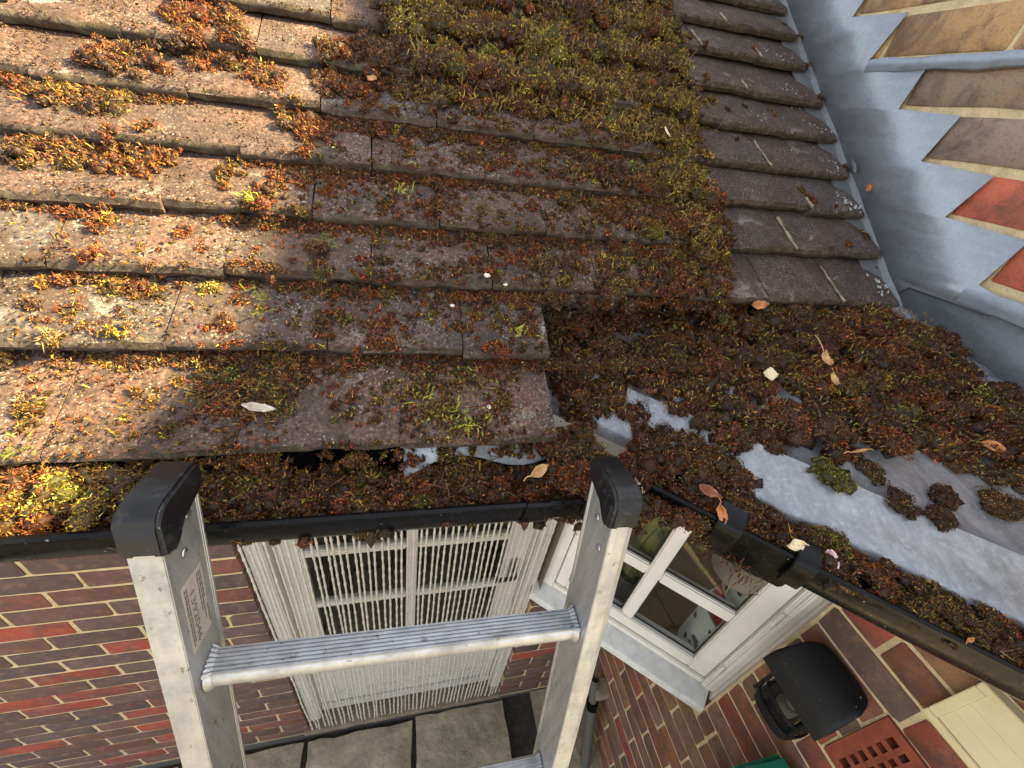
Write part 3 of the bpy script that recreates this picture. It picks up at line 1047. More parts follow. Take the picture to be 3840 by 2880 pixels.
obj('lever', mb.mesh('lever', 'dark_metal', smooth=True), hp)
obj('weather_bar', MB().box(.052, .882, .060, .0775, -1.362, -1.32).mesh('weather_bar', 'door_paint', bevel=.004), door)
mb = MB(); rings = []
for i in range(13):
    x = -.02 + .957 * i / 12
    q = rnd.uniform(-.002, .002)
    rings.append([(x, y, z) for y, z in [(-.012 + q, GZ + .0), (-.014 + q, GZ + .028), (-.008, GZ + .036 + q), (.118, GZ + .05), (.118, GZ)]])
mb.sweep(rings)
ths = obj('threshold', mb.mesh('threshold', 'old_wood'), door)

# ------------------------------------------------------------------ strand curtain
cur = thing('strand_curtain', 'curtain of off-white knotted strands hanging across the back door', 'curtain', (.465, .0, .62))
obj('rail', MB().box(.004, .93, -.008, .012, .615, .635).mesh('rail', 'strand_plastic', bevel=.003), cur)
def strand_mesh(seed):
    rr = random.Random(seed)
    z = 0.
    pts, rad = [], []
    x = y = 0.
    dx = 0.
    tot = rr.uniform(1.99, 2.03)
    while z > -tot:
        sg = rr.uniform(.045, .068)
        amp = .0015 * min(1, (-z + .2) / 1.5)
        nx__, ny__ = x * .72 + rr.uniform(-amp, amp), y * .7 + rr.uniform(-amp, amp)
        for f_, r_ in ((0, .0043), (.08, .0045), (.16, .0031), (.84, .0030), (.93, .0041)):
            pts.append((x + (nx__ - x) * f_, y + (ny__ - y) * f_, z - sg * f_)); rad.append(r_ * rr.uniform(.93, 1.07))
        x, y, z = nx__, ny__, z - sg
    mb_ = MB(); mb_.tube(pts, rad, 7)
    return mb_.mesh('strand', 'strand_plastic', smooth=True)
sv = [strand_mesh(50 + i) for i in range(12)]
for i in range(49):
    o = obj('strand', sv[(i * 5 + i // 12) % 12], cur, (.016 + .0187 * i + rnd.uniform(-.003, .003), rnd.uniform(-.004, .006), .618 + rnd.uniform(-.012, .008)))

# ------------------------------------------------------------------ wall light, air brick, vent cover, pipe, green box
lt = thing('wall_light', 'black outdoor wall lantern with a curved visor on the side wall', 'wall light', (XW, -.555, .15))
mb = MB(); rings = []
prof = [(1.396, .285), (1.380, .289), (1.356, .283), (1.333, .266), (1.313, .243), (1.299, .216), (1.290, .182)]
pt = np.linspace(0, 1, len(prof))
nY = 18
for i in range(nY + 1):
    v_ = 2 * i / nY - 1
    y = -.545 - .079 * v_
    t0 = .78 * (1 - math.sqrt(max(0, 1 - abs(v_) ** 2.6)))
    ring = []
    for j in range(9):
        tt_ = t0 + (1 - t0) * j / 8
        ring.append((np.interp(tt_, pt, [q[0] for q in prof]), y, np.interp(tt_, pt, [q[1] for q in prof])))
    back = [(x + .006, y_, z - .004) for x, y_, z in ring][::-1]
    rings.append(ring + back)
mb.sweep(rings)
obj('visor', mb.mesh('visor', 'light_black', smooth=True), lt)
obj('back_plate', MB().box(1.385, 1.3985, -.592, -.498, .04, .24).mesh('back_plate', 'light_black', bevel=.005), lt)
lan = []
def rr_ring(z, wx, wy, n=20, p_=3.2):
    r_ = []
    for k in range(n):
        a = 2 * math.pi * k / n
        cx_, sx_ = math.cos(a), math.sin(a)
        r_.append((1.343 + wx * math.copysign(abs(cx_) ** (2 / p_), cx_), -.548 + wy * math.copysign(abs(sx_) ** (2 / p_), sx_), z))
    return r_
mb = MB(); mb.sweep([rr_ring(z, a, c_) for z, a, c_ in [(.185, .042, .052), (.14, .044, .054), (.085, .043, .053)]], caps=False)
obj('lantern_glass', mb.mesh('lantern_glass', 'glass', smooth=True), lt)
mb = MB(); mb.sweep([rr_ring(z, a, c_) for z, a, c_ in [(.089, .046, .056), (.082, .047, .057), (.055, .043, .052), (.045, .03, .04)]])
mb.sweep([rr_ring(z, a, c_) for z, a, c_ in [(.132, .0448, .0548), (.128, .0458, .0558), (.124, .0458, .0558), (.120, .0448, .0548)]], caps=False)
obj('lantern_base', mb.mesh('lantern_base', 'light_black', smooth=True), lt)
for y in (-.599, -.497):
    obj('lantern_bar', MB().box(1.297, 1.303, y - .003, y + .003, .085, .19).mesh('lantern_bar', 'light_black'), lt)
obj('lamp_holder', MB().lathe((1.343, -.548, .09), [(.022, 0), (.023, .02), (.021, .032), (.014, .033), (.013, .05), (.008, .055)], 24).mesh('lamp_holder', 'grey_pipe', smooth=True), lt)

ab = thing('air_brick', 'terracotta air brick with rows of square holes below the wall lantern', 'air brick', (XW, -.74, .075))
mb = MB()
FWL = lambda u, z, d: (XW - .004 + d, -u, z)
u0, u1, z0, z1 = AIR
nu, nz = 8, 6
mu, mz = .026, .022
pu, pz = (u1 - u0 - 2 * mu) / nu, (z1 - z0 - 2 * mz) / nz
mb.fbox(FWL, u0, u1, z0, z0 + mz, 0, .05); mb.fbox(FWL, u0, u1, z1 - mz, z1, 0, .05)
mb.fbox(FWL, u0, u0 + mu, z0 + mz, z1 - mz, 0.0003, .05); mb.fbox(FWL, u1 - mu, u1, z0 + mz, z1 - mz, 0.0003, .05)
for i in range(nz - 1):
    zz = z0 + mz + pz * (i + 1)
    mb.fbox(FWL, u0 + mu, u1 - mu, zz - .0065, zz + .0065, .0012, .05)
for i in range(nu - 1):
    uu = u0 + mu + pu * (i + 1)
    mb.fbox(FWL, uu - .005, uu + .005, z0 + mz, z1 - mz, .002, .05)
obj('grille', mb.mesh('grille', 'terracotta'), ab)
obj('shade_backing', MB().fbox(FWL, u0 + .002, u1 - .002, z0 + .002, z1 - .002, .12, .125).mesh('shade_backing', 'dark_void'), ab)  # added near-black plate: shade inside the holes put into its colour

vc = thing('vent_cover', 'cream plastic louvred vent cover on the side wall under the gutter', 'vent', (XW, -.77, .38))
FV = lambda u, z, d: (XW - .016 + d, -u, z)
u0, u1, z0, z1 = VENT
mb = MB()
mb.fbox(FV, u0, u1, z0, z0 + .016, 0, .018); mb.fbox(FV, u0, u1, z1 - .016, z1, 0, .018)
mb.fbox(FV, u0, u0 + .016, z0 + .0162, z1 - .0162, 0, .018); mb.fbox(FV, u1 - .016, u1, z0 + .0162, z1 - .0162, 0, .018)
obj('frame', mb.mesh('frame', 'cream_plastic', bevel=.0015), vc)
obj('shade_backing', MB().fbox(FV, u0 + .017, u1 - .017, z0 + .017, z1 - .017, .0145, .0155).mesh('shade_backing', 'dark_void'), vc)  # added near-black plate so the gaps between slats look shaded
for i in range(3):
    za = z0 + .0165 + i * (z1 - z0 - .033) / 3
    zb_ = za + (z1 - z0 - .033) / 3
    mb = MB()
    mb.prism(lambda a, b_, c: FV(c, a, b_), [(za + .0013, .003), (za + .0013, .014), (zb_ - .0013, .014), (zb_ - .0013, .006)], u0 + .0163, u1 - .0163)
    obj('slat', mb.mesh('slat', 'cream_plastic'), vc)

pp = thing('drain_pipe', 'grey open-topped waste pipe with black collar in the corner by the paving', 'pipe', (1.33, -.33, GZ))
P0, P1 = Vector((1.335, -.125, -1.00)), Vector((1.33, -.345, -1.47))
dv = (P1 - P0).normalized()
def pipe(a, b_, r_, ri, mat, name):
    mb_ = MB()
    A, B = P0 + dv * a, P0 + dv * b_
    rf = dv.orthogonal().normalized(); bi = dv.cross(rf)
    ring = lambda c_, rr_: [c_ + (rf * math.cos(2 * math.pi * k / 20) + bi * math.sin(2 * math.pi * k / 20)) * rr_ for k in range(20)]
    mb_.sweep([ring(A + dv * .05, ri), ring(A, ri), ring(A, r_), ring(B, r_), ring(B, ri)])
    return obj(name, mb_.mesh(name, mat, smooth=True), pp)
pipe(0, .14, .021, .017, 'grey_pipe', 'upper_pipe')
pipe(.125, .165, .029, .022, 'gutter_plastic', 'collar')
pipe(.16, .55, .026, .02, 'grey_pipe', 'lower_pipe')
cr = thing('corbel_brick', 'half brick jutting from the side wall next to the waste pipe', 'brick', (1.39, -.15, -1.08))
obj('body', MB().box(1.335, 1.402, -.19, -.115, -1.09, -1.03).mesh('body', 'slab', bevel=.004), cr)

gb = thing('storage_box', 'green plastic box lid at the foot of the side wall', 'box', (1.28, -.7, -.35))
mb = MB(); mb.box(1.22, 1.36, -.80, -.614, -.43, -.062)
obj('body', mb.mesh('body', 'green_plastic', bevel=.012, segs=3, smooth=True), gb)
obj('lid', MB().box(1.212, 1.368, -.808, -.608, -.06, -.030).mesh('lid', 'green_plastic', bevel=.01, segs=3, smooth=True), gb)
obj('post', MB().box(1.26, 1.32, -.78, -.70, GZ - .04, -.43).mesh('post', 'green_plastic', bevel=.006), gb)

# ------------------------------------------------------------------ ladder
lad = thing('ladder', 'scuffed aluminium ladder leaning on the gutter, black end caps', 'ladder', (.46, -1.06, GZ))
LU = Vector((.0168, .2616, .9650)).normalized()
LX = Vector((1, -.016, 0.0175)).normalized()
LX = (LX - LU * LX.dot(LU)).normalized()
LDp = LU.cross(LX).normalized()
if LDp.y < 0:
    LDp = -LDp
F0 = Vector((.2562, -.490, .8497))
def LF(x, d, t_):
    return tuple(F0 + LX * x + LDp * d + LU * t_)
SW, SD, IW = .0245, .061, .389
TB = -2.33
def stile_mesh(x0):
    mb_ = MB(); rings = []
    pr = [(0, 0), (0, .004), (.0012, .005), (.0012, SD - .005), (0, SD - .004), (0, SD), (SW, SD), (SW, SD - .004), (SW - .0012, SD - .005), (SW - .0012, .005), (SW, .004), (SW, 0), (SW * .75, -.0008), (SW * .25, -.0008)]
    for t_ in (TB, -1.5, -.8, -.3, .022):
        rings.append([LF(x0 + a, d, t_) for a, d in pr])
    mb_.sweep(rings)
    return mb_.mesh('stile', 'aluminium', bevel=.0008)
rungs_t = [-.170 - .296 * k for k in range(8)]
for x0 in (-SW, IW):
    obj('stile', stile_mesh(x0), lad)
# end caps
for x0, sg in ((-SW, 1), (IW, -1)):
    pr = [(-.0035, .0), (-.0042, .030), (.002, .039), (.012, .0435), (SD - .004, .049), (SD + .003, .046), (SD + .004, .036), (SD + .004, .022), (SD * .5, .010), (SD * .30, -.004), (SD * .15, -.008), (.006, -.003)]
    mb = MB()
    mb.prism(lambda a, b_, c: LF(c, a, b_), pr, x0 - .0035, x0 + SW + .0035)
    obj('end_cap', mb.mesh('end_cap', 'cap_rubber', bevel=.003, segs=3, smooth=True), lad)
# rungs with grip ribs
def rung_prof():
    pr = []
    wd, ht = .033, .026
    nr = 7
    for i in range(nr):
        u_ = -wd / 2 + .003 + (wd - .006) * i / nr
        st_ = (wd - .006) / nr
        pr += [(u_, ht / 2 - .002), (u_ + st_ * .12, ht / 2), (u_ + st_ * .5, ht / 2), (u_ + st_ * .62, ht / 2 - .002)]
    for a in range(80, -91, -17):
        pr.append((wd / 2 - .009 + .009 * math.cos(R(a)), -.002 + (ht / 2 + 0) * math.sin(R(a)) * .98))
    for a in range(270, 95, -17):
        pr.append((-wd / 2 + .009 + .009 * math.cos(R(a)), -.002 + (ht / 2) * math.sin(R(a)) * .98))
    return pr
RPF = rung_prof()
tilt = R(15.2)
def rung_pt(x, u_, h_, t_):
    # tread level with the horizon: u along +y, h along +z
    c_ = F0 + LX * x + LDp * (SD * .5) + LU * t_
    return tuple(c_ + Vector((0, 1, 0)) * u_ + Vector((0, 0, 1)) * h_)
for t_ in rungs_t:
    mb = MB(); mb.sweep([[rung_pt(x, u_, h_, t_) for u_, h_ in RPF] for x in np.linspace(-.001, IW + .001, 6)])
    rg = obj('rung', mb.mesh('rung', 'aluminium', smooth=True), lad)
    for xa, xb in ((.0002, .006), (IW - .006, IW - .0002)):
        mb = MB(); mb.sweep([[rung_pt(xx, u_ * sc_, h_ * sc_, t_) for u_, h_ in RPF] for xx, sc_ in ((xa, 1.22 if xa < .1 else 1.02), ((xa + xb) / 2, 1.14), (xb, 1.02 if xa < .1 else 1.22))])
        obj('rung_collar', mb.mesh('rung_collar', 'aluminium', smooth=True), rg)
# rivets and dents
for x, d, t_ in ((.0, .040, .008), (.0, .026, -.022), (IW, .032, -.012), (IW, .016, -.040)):
    mb = MB(); rings = []
    sg = 1 if x < .1 else -1
    for r_, e_ in ((.0042, .0008), (.0038, .0018), (.002, .0026), (.0003, .0028)):
        rings.append([LF(x + sg * (e_ - .0012), d + r_ * math.cos(2 * math.pi * k / 12), t_ + r_ * math.sin(2 * math.pi * k / 12)) for k in range(12)])
    mb.sweep(rings)
    obj('rivet', mb.mesh('rivet', 'steel', smooth=True), lad)
# sticker on the inner face of the left stile
stk = obj('sticker', MB().fbox(lambda a, b_, c: LF(-.0012 + c, a, b_), .012, .045, -.128, -.050, .0002, .0006).mesh('sticker', 'sticker'), lad)
cu = bpy.data.curves.new('number', 'FONT')
cu.body = '1392046'
cu.size = .0135
tmp = bpy.data.objects.new('tmp', cu)
COL.objects.link(tmp)
bpy.context.view_layer.update()
me = bpy.data.meshes.new_from_object(tmp.evaluated_get(bpy.context.evaluated_depsgraph_get()))
bpy.data.objects.remove(tmp)
# text x -> down the stile, text y -> towards the wall
xs = [v_.co.x for v_ in me.vertices]
kx = .062 / max(xs)
for v_ in me.vertices:
    a, b_ = v_.co.x * kx, v_.co.y
    v_.co = Vector(LF(-.0003, .0215 + b_ * .75, -.062 - a))
me.materials.clear(); me.materials.append(MAT['ink'])
obj('serial_number', me, stk)
mb = MB()
for i, (d, l0, l1) in enumerate([(.0145, .055, .122), (.0172, .055, .118), (.0348, .055, .1), (.0378, .055, .112), (.0405, .056, .09), (.0425, .1, .122)]):
    x_ = l0
    while x_ < l1:
        e_ = min(l1, x_ + rnd.uniform(.002, .007))
        mb.fbox(lambda a, b_, c: LF(-.0003 + c, a, b_), d, d + .0013, -e_, -x_, -.0001, .0001)
        x_ = e_ + .0012
obj('small_print', mb.mesh('small_print', 'ink'), stk)
for x0 in (-SW, IW):
    obj('foot', MB().fbox(lambda a, b_, c: LF(a, b_, c), x0 - .004, x0 + SW + .004, -.005, SD + .005, TB - .02, TB + .05).mesh('foot', 'cap_rubber', bevel=.004), lad)

# ------------------------------------------------------------------ moss
def ico(lv):
    bm = bmesh.new()
    bmesh.ops.create_icosphere(bm, subdivisions=lv, radius=1)
    v_ = np.array([p_.co[:] for p_ in bm.verts]); f_ = np.array([[q.index for q in fc.verts] for fc in bm.faces])
    bm.free()
    return v_, f_
ICO_V, ICO_F = ico(2)
LUMP_V, LUMP_F = ico(1)
PAL = {
    'dark': (.022, .0105, .005), 'brown': (.052, .021, .0075), 'umber': (.072, .034, .013), 'rust': (.135, .032, .006), 'red': (.125, .020, .006),
    'olive': (.082, .056, .008), 'yellow': (.23, .155, .016), 'gold': (.17, .088, .012), 'green': (.085, .095, .010), 'lime': (.22, .22, .022), 'tan': (.16, .105, .05)}
def pick(pal, n):
    names = list(pal); w_ = np.array([pal[k] for k in names], float); w_ /= w_.sum()
    c_ = np.array([PAL[k] for k in names])
    return c_[rng.choice(len(names), n, p=w_)]
BROWN = dict(dark=3, brown=4, umber=2.4, rust=3.4, red=1.4, olive=2.0, green=.5, gold=.4)
CARPET = dict(dark=.5, brown=1.2, umber=1, olive=3, yellow=6.5, gold=3.5, green=.5, rust=.7, tan=.6, lime=.8)
RUSTY = dict(brown=2, rust=4, umber=1, red=1, olive=.5, gold=1)
MIXED = dict(dark=1.8, brown=3, umber=1.6, rust=2.6, olive=1.2, green=.4, red=1.0, gold=.25, lime=.12)
GOLDY = dict(brown=2, umber=2, rust=1.6, gold=2, olive=1.5, yellow=.6, tan=1, dark=.5)
GUT = dict(dark=2.5, brown=3, umber=2, rust=1.2, red=.5, olive=1.6, green=.8, lime=.15, gold=.5)

from mathutils import noise as mnoise
SHOOT = 4.75
ALLC = np.array([PAL[k] for k in ('dark', 'dark', 'brown', 'brown', 'umber', 'umber', 'rust', 'rust', 'olive', 'gold')])
TIPS = np.array([PAL[k] for k in ('gold', 'gold', 'yellow', 'olive', 'tan', 'rust', 'rust', 'red', 'lime')]) * 1.3  # brightened colours for some shoots, standing in for highlights on the tips
class Moss:
    def __init__(s):
        s.V, s.F, s.C, s.n = [], [], [], 0
    def _push(s, v_, f_, c_):
        s.V.append(v_); s.F.append(f_ + s.n); s.C.append(c_); s.n += len(v_)
    def clumps(s, P, Nn, rad, hgt, col, shoots=45, ln=(.0016, .0046), wd=.00074, wild=1.7, accent=None, acc_p=.0, sub=5, field=1.):
        """each cushion is a huddle of small lumps covered in short shoots; P centres on the surface, Nn normals"""
        n = len(P)
        if n == 0:
            return
        up_ = Nn / np.linalg.norm(Nn, axis=1, keepdims=True)
        ref = np.where(np.abs(up_[:, :1]) < .8, np.array([[1., 0, 0]]), np.array([[0, 1., 0]]))
        t1 = np.cross(up_, ref); t1 /= np.linalg.norm(t1, axis=1, keepdims=True)
        t2 = np.cross(up_, t1)
        # split into lumps
        jj = np.repeat(np.arange(n), sub)
        m0 = len(jj)
        ou, ov = rng.normal(0, .48, m0) * rad[jj], rng.normal(0, .48, m0) * rad[jj]
        lr_ = rad[jj] * rng.uniform(.30, .68, m0)
        dist_ = np.sqrt(ou ** 2 + ov ** 2) / rad[jj]
        lift = hgt[jj] * np.clip(.55 - .5 * dist_, 0, .5) * rng.uniform(.4, 1.2, m0)
        P = P[jj] + ou[:, None] * t1[jj] + ov[:, None] * t2[jj] + lift[:, None] * up_[jj]
        lh = np.minimum(hgt[jj] * .62, lr_ * 1.1) * rng.uniform(.7, 1.25, m0)
        up_, t1, t2, rad, hgt = up_[jj], t1[jj], t2[jj], lr_, lh
        col = (col * .72 + np.array(PAL['brown']) * .28)[jj]
        col = col * rng.uniform(.78, 1.25, (m0, 1))
        q = rng.random(m0) < .14
        col[q] = ALLC[rng.integers(0, len(ALLC), q.sum())]
        hue = np.exp(rng.normal(0, .22, (m0, 1)))
        # neighbouring cushions of the same species share a colour
        fld = np.array([mnoise.noise(Vector((p_[0] * 19, p_[1] * 19, p_[2] * 9))) for p_ in P])
        wr = np.clip((fld - .12) * 3.2, 0, .75)[:, None] * field; wo = np.clip((-fld - .18) * 3.2, 0, .7)[:, None] * field
        col = col * (1 - wr) + np.array(PAL['rust']) * .85 * wr
        col = col * (1 - wo) + np.array(PAL['olive']) * 1.1 * wo
        col = col * hue
        n = m0
        nv = len(LUMP_V)
        loc = LUMP_V[None] * (.85 + rng.normal(0, .28, (n, nv, 1)))
        W = P[:, None, :] + (loc[..., 0] * rad[:, None])[..., None] * t1[:, None] + (loc[..., 1] * rad[:, None])[..., None] * t2[:, None] + (loc[..., 2] * hgt[:, None])[..., None] * up_[:, None]
        cb = np.repeat((col * .22 + np.array(PAL['dark']) * .35)[:, None, :], nv, 1) * rng.uniform(.5, 1.5, (n, nv, 1))  # dead-brown lump bodies, darkened further as painted shade beneath the shoots
        s._push(W.reshape(-1, 3), (LUMP_F[None] + (np.arange(n) * nv)[:, None, None]).reshape(-1, 3), cb.reshape(-1, 3))
        cnt = np.maximum(4, (SHOOT * shoots * (rad / .012) ** 2 * rng.uniform(.7, 1.3, n))).astype(int)
        ii = np.repeat(np.arange(n), cnt)
        m_ = len(ii)
        d = rng.normal(0, 1, (m_, 3)); d /= np.linalg.norm(d, axis=1, keepdims=True)
        d[:, 2] = np.abs(d[:, 2])
        nd = d[:, :1] * t1[ii] + d[:, 1:2] * t2[ii] + d[:, 2:] * up_[ii]
        base_ = P[ii] + (d[:, 0] * rad[ii])[:, None] * t1[ii] + (d[:, 1] * rad[ii])[:, None] * t2[ii] + (d[:, 2] * hgt[ii])[:, None] * up_[ii]
        nd = nd + rng.normal(0, wild * .58, (m_, 3)); nd /= np.linalg.norm(nd, axis=1, keepdims=True)
        l_ = rng.uniform(ln[0], ln[1], m_)[:, None] * np.where(rng.random((m_, 1)) < .06, 1.9, 1)
        side_ = np.cross(nd, rng.normal(0, 1, (m_, 3))); side_ /= np.linalg.norm(side_, axis=1, keepdims=True) + 1e-9
        ww = (wd * rng.uniform(.5, 1.4, m_))[:, None]
        a = base_ - nd * l_ * .25
        v_ = np.stack([a - side_ * ww, a + side_ * ww, a + nd * l_ + rng.normal(0, .25, (m_, 3)) * l_], 1)
        cc = col[ii] * np.exp(rng.normal(.18, .8, (m_, 1))) * (1 + rng.normal(0, .10, (m_, 3)))
        q = rng.random(m_) < .10
        cc[q] = TIPS[rng.integers(0, len(TIPS), q.sum())] * rng.uniform(.5, 1.4, (q.sum(), 1))
        q = rng.random(m_) < .18
        cc[q] = ALLC[rng.integers(0, len(ALLC), q.sum())] * rng.uniform(.6, 1.5, (q.sum(), 1))
        if accent is not None and acc_p > 0:
            q = rng.random(m_) < acc_p
            cc[q] = np.array(accent) * rng.uniform(.6, 1.3, (q.sum(), 1))
        cc = np.clip(cc, .004, .75)
        s._push(v_.reshape(-1, 3), np.arange(m_ * 3).reshape(-1, 3), np.repeat(cc[:, None], 3, 1).reshape(-1, 3))
    def strands(s, P, Nn, col, ln, wd=.0009, flat=.5):
        "long feathery stems lying over the cushions, three segments each"
        n = len(P)
        d = rng.normal(0, 1, (n, 3)); d -= Nn * (d * Nn).sum(1, keepdims=True) * (1 - flat); d /= np.linalg.norm(d, axis=1, keepdims=True)
        curl = rng.normal(0, 1, (n, 3)); l_ = (ln * rng.uniform(.5, 1.4, n))[:, None]
        sd_ = np.cross(d, Nn); sd_ /= np.linalg.norm(sd_, axis=1, keepdims=True) + 1e-9
        pts_ = [P, P + d * l_ * .4 + Nn * .002, P + d * l_ * .75 + curl * l_ * .15 + Nn * .003, P + d * l_ + curl * l_ * .32 + Nn * .002]
        ws = [.6, 1, .8, .15]
        v_ = np.stack([q for p_, w_ in zip(pts_, ws) for q in (p_ - sd_ * wd * w_, p_ + sd_ * wd * w_)], 1)
        b0 = (np.arange(n) * 8)[:, None]
        f_ = np.concatenate([b0 + np.array([[a, a + 1, a + 3]]) for a in (0, 2, 4)] + [b0 + np.array([[a, a + 3, a + 2]]) for a in (0, 2, 4)], 0)
        s._push(v_.reshape(-1, 3), f_, np.repeat((col * rng.uniform(.7, 1.4, (n, 1)))[:, None], 8, 1).reshape(-1, 3))
        # leaflets along the stem
        k = 10
        f2 = rng.uniform(.05, 1, (n, k, 1))
        Q = P[:, None] + d[:, None] * l_[:, None] * f2 + curl[:, None] * l_[:, None] * .3 * f2 ** 2 + Nn[:, None] * .002
        dd = rng.normal(0, .8, (n, k, 3)) + d[:, None] * .5
        dd /= np.linalg.norm(dd, axis=2, keepdims=True)
        ll = wd * rng.uniform(2, 4.2, (n, k, 1))
        s2 = np.cross(dd, Nn[:, None]); 
        vv = np.stack([Q - s2 * wd * .5, Q + s2 * wd * .5, Q + dd * ll], 2).reshape(-1, 3)
        m_ = n * k
        s._push(vv, np.arange(m_ * 3).reshape(-1, 3), np.repeat((np.repeat(col, k, 0) * rng.uniform(.7, 1.5, (m_, 1)))[:, None], 3, 1).reshape(-1, 3))
    def crumbs(s, P, Nn, size, col):
        n = len(P)
        v_ = P[:, None] + rng.normal(0, 1, (n, 4, 3)) * size[:, None, None] * .55 + Nn[:, None] * size[:, None, None] * .25
        b0 = (np.arange(n) * 4)[:, None]
        f_ = np.concatenate([b0 + np.array([q]) for q in ([0, 1, 2], [0, 3, 1], [1, 3, 2], [0, 2, 3])], 0)
        s._push(v_.reshape(-1, 3), f_, np.repeat(col[:, None], 4, 1).reshape(-1, 3))
    def build(s, name, parent=None):
        V = np.concatenate(s.V).astype(np.float32); F = np.concatenate(s.F).astype(np.int32); C = np.concatenate(s.C)
        print('MOSS', name, len(F))
        me_ = bpy.data.meshes.new(name)
        me_.vertices.add(len(V)); me_.vertices.foreach_set('co', V.ravel())
        me_.loops.add(len(F) * 3); me_.loops.foreach_set('vertex_index', F.ravel())
        me_.polygons.add(len(F)); me_.polygons.foreach_set('loop_start', np.arange(0, len(F) * 3, 3, dtype=np.int32))
        me_.update(calc_edges=True)
        ca = me_.color_attributes.new('col', 'FLOAT_COLOR', 'POINT')
        ca.data.foreach_set('color', np.concatenate([np.clip(C, 0, 1), np.ones((len(C), 1))], 1).astype(np.float32).ravel())
        me_.materials.append(MAT['moss'])
        return obj(name, me_, parent)

def in_poly(p_, x, y):
    c_ = False
    j = len(p_) - 1
    for i in range(len(p_)):
        if (p_[i][1] > y) != (p_[j][1] > y) and x < (p_[j][0] - p_[i][0]) * (y - p_[i][1]) / (p_[j][1] - p_[i][1] + 1e-12) + p_[i][0]:
            c_ = not c_
        j = i
    return c_
def scatter(p_, n):
    xs_ = [q[0] for q in p_]; ys_ = [q[1] for q in p_]
    res = []
    while len(res) < n:
        x, y = rng.uniform(min(xs_), max(xs_)), rng.uniform(min(ys_), max(ys_))
        if in_poly(p_, x, y):
            res.append((x, y))
    return res
def area(p_):
    return abs(sum(p_[i - 1][0] * p_[i][1] - p_[i][0] * p_[i - 1][1] for i in range(len(p_)))) / 2
NR = np.array([0, -ST, CT])
def on_roof(xs_, lift=0.):
    return np.array([RP(x, s_, roof_h(x, s_) + lift) for x, s_ in xs_]), np.tile(NR, (len(xs_), 1))
NLD = Vector((-.29 * PV.x, -.29 * PV.y, 1)).normalized()
def on_lead(xs_, lift=0.):
    return np.array([(x, y, lead_z(x, y) + lift) for x, y in xs_]), np.tile(np.array(NLD), (len(xs_), 1))
def snap_lip(xs_, prob):
    "moss gathers in the step below each tile tail"
    out_ = []
    for x, s_ in xs_:
        if rng.random() < prob:
            ks = [row_s(k, x) for k in range(len(ROW_L))]
            s_ = min(ks, key=lambda q: abs(q - s_)) - rng.uniform(.001, .016)
        out_.append((x, s_))
    return out_
def patchy(xs_, f_, thr, seed):
    return [q for q in xs_ if mnoise.noise(Vector((q[0] * f_, q[1] * f_, seed))) > thr]

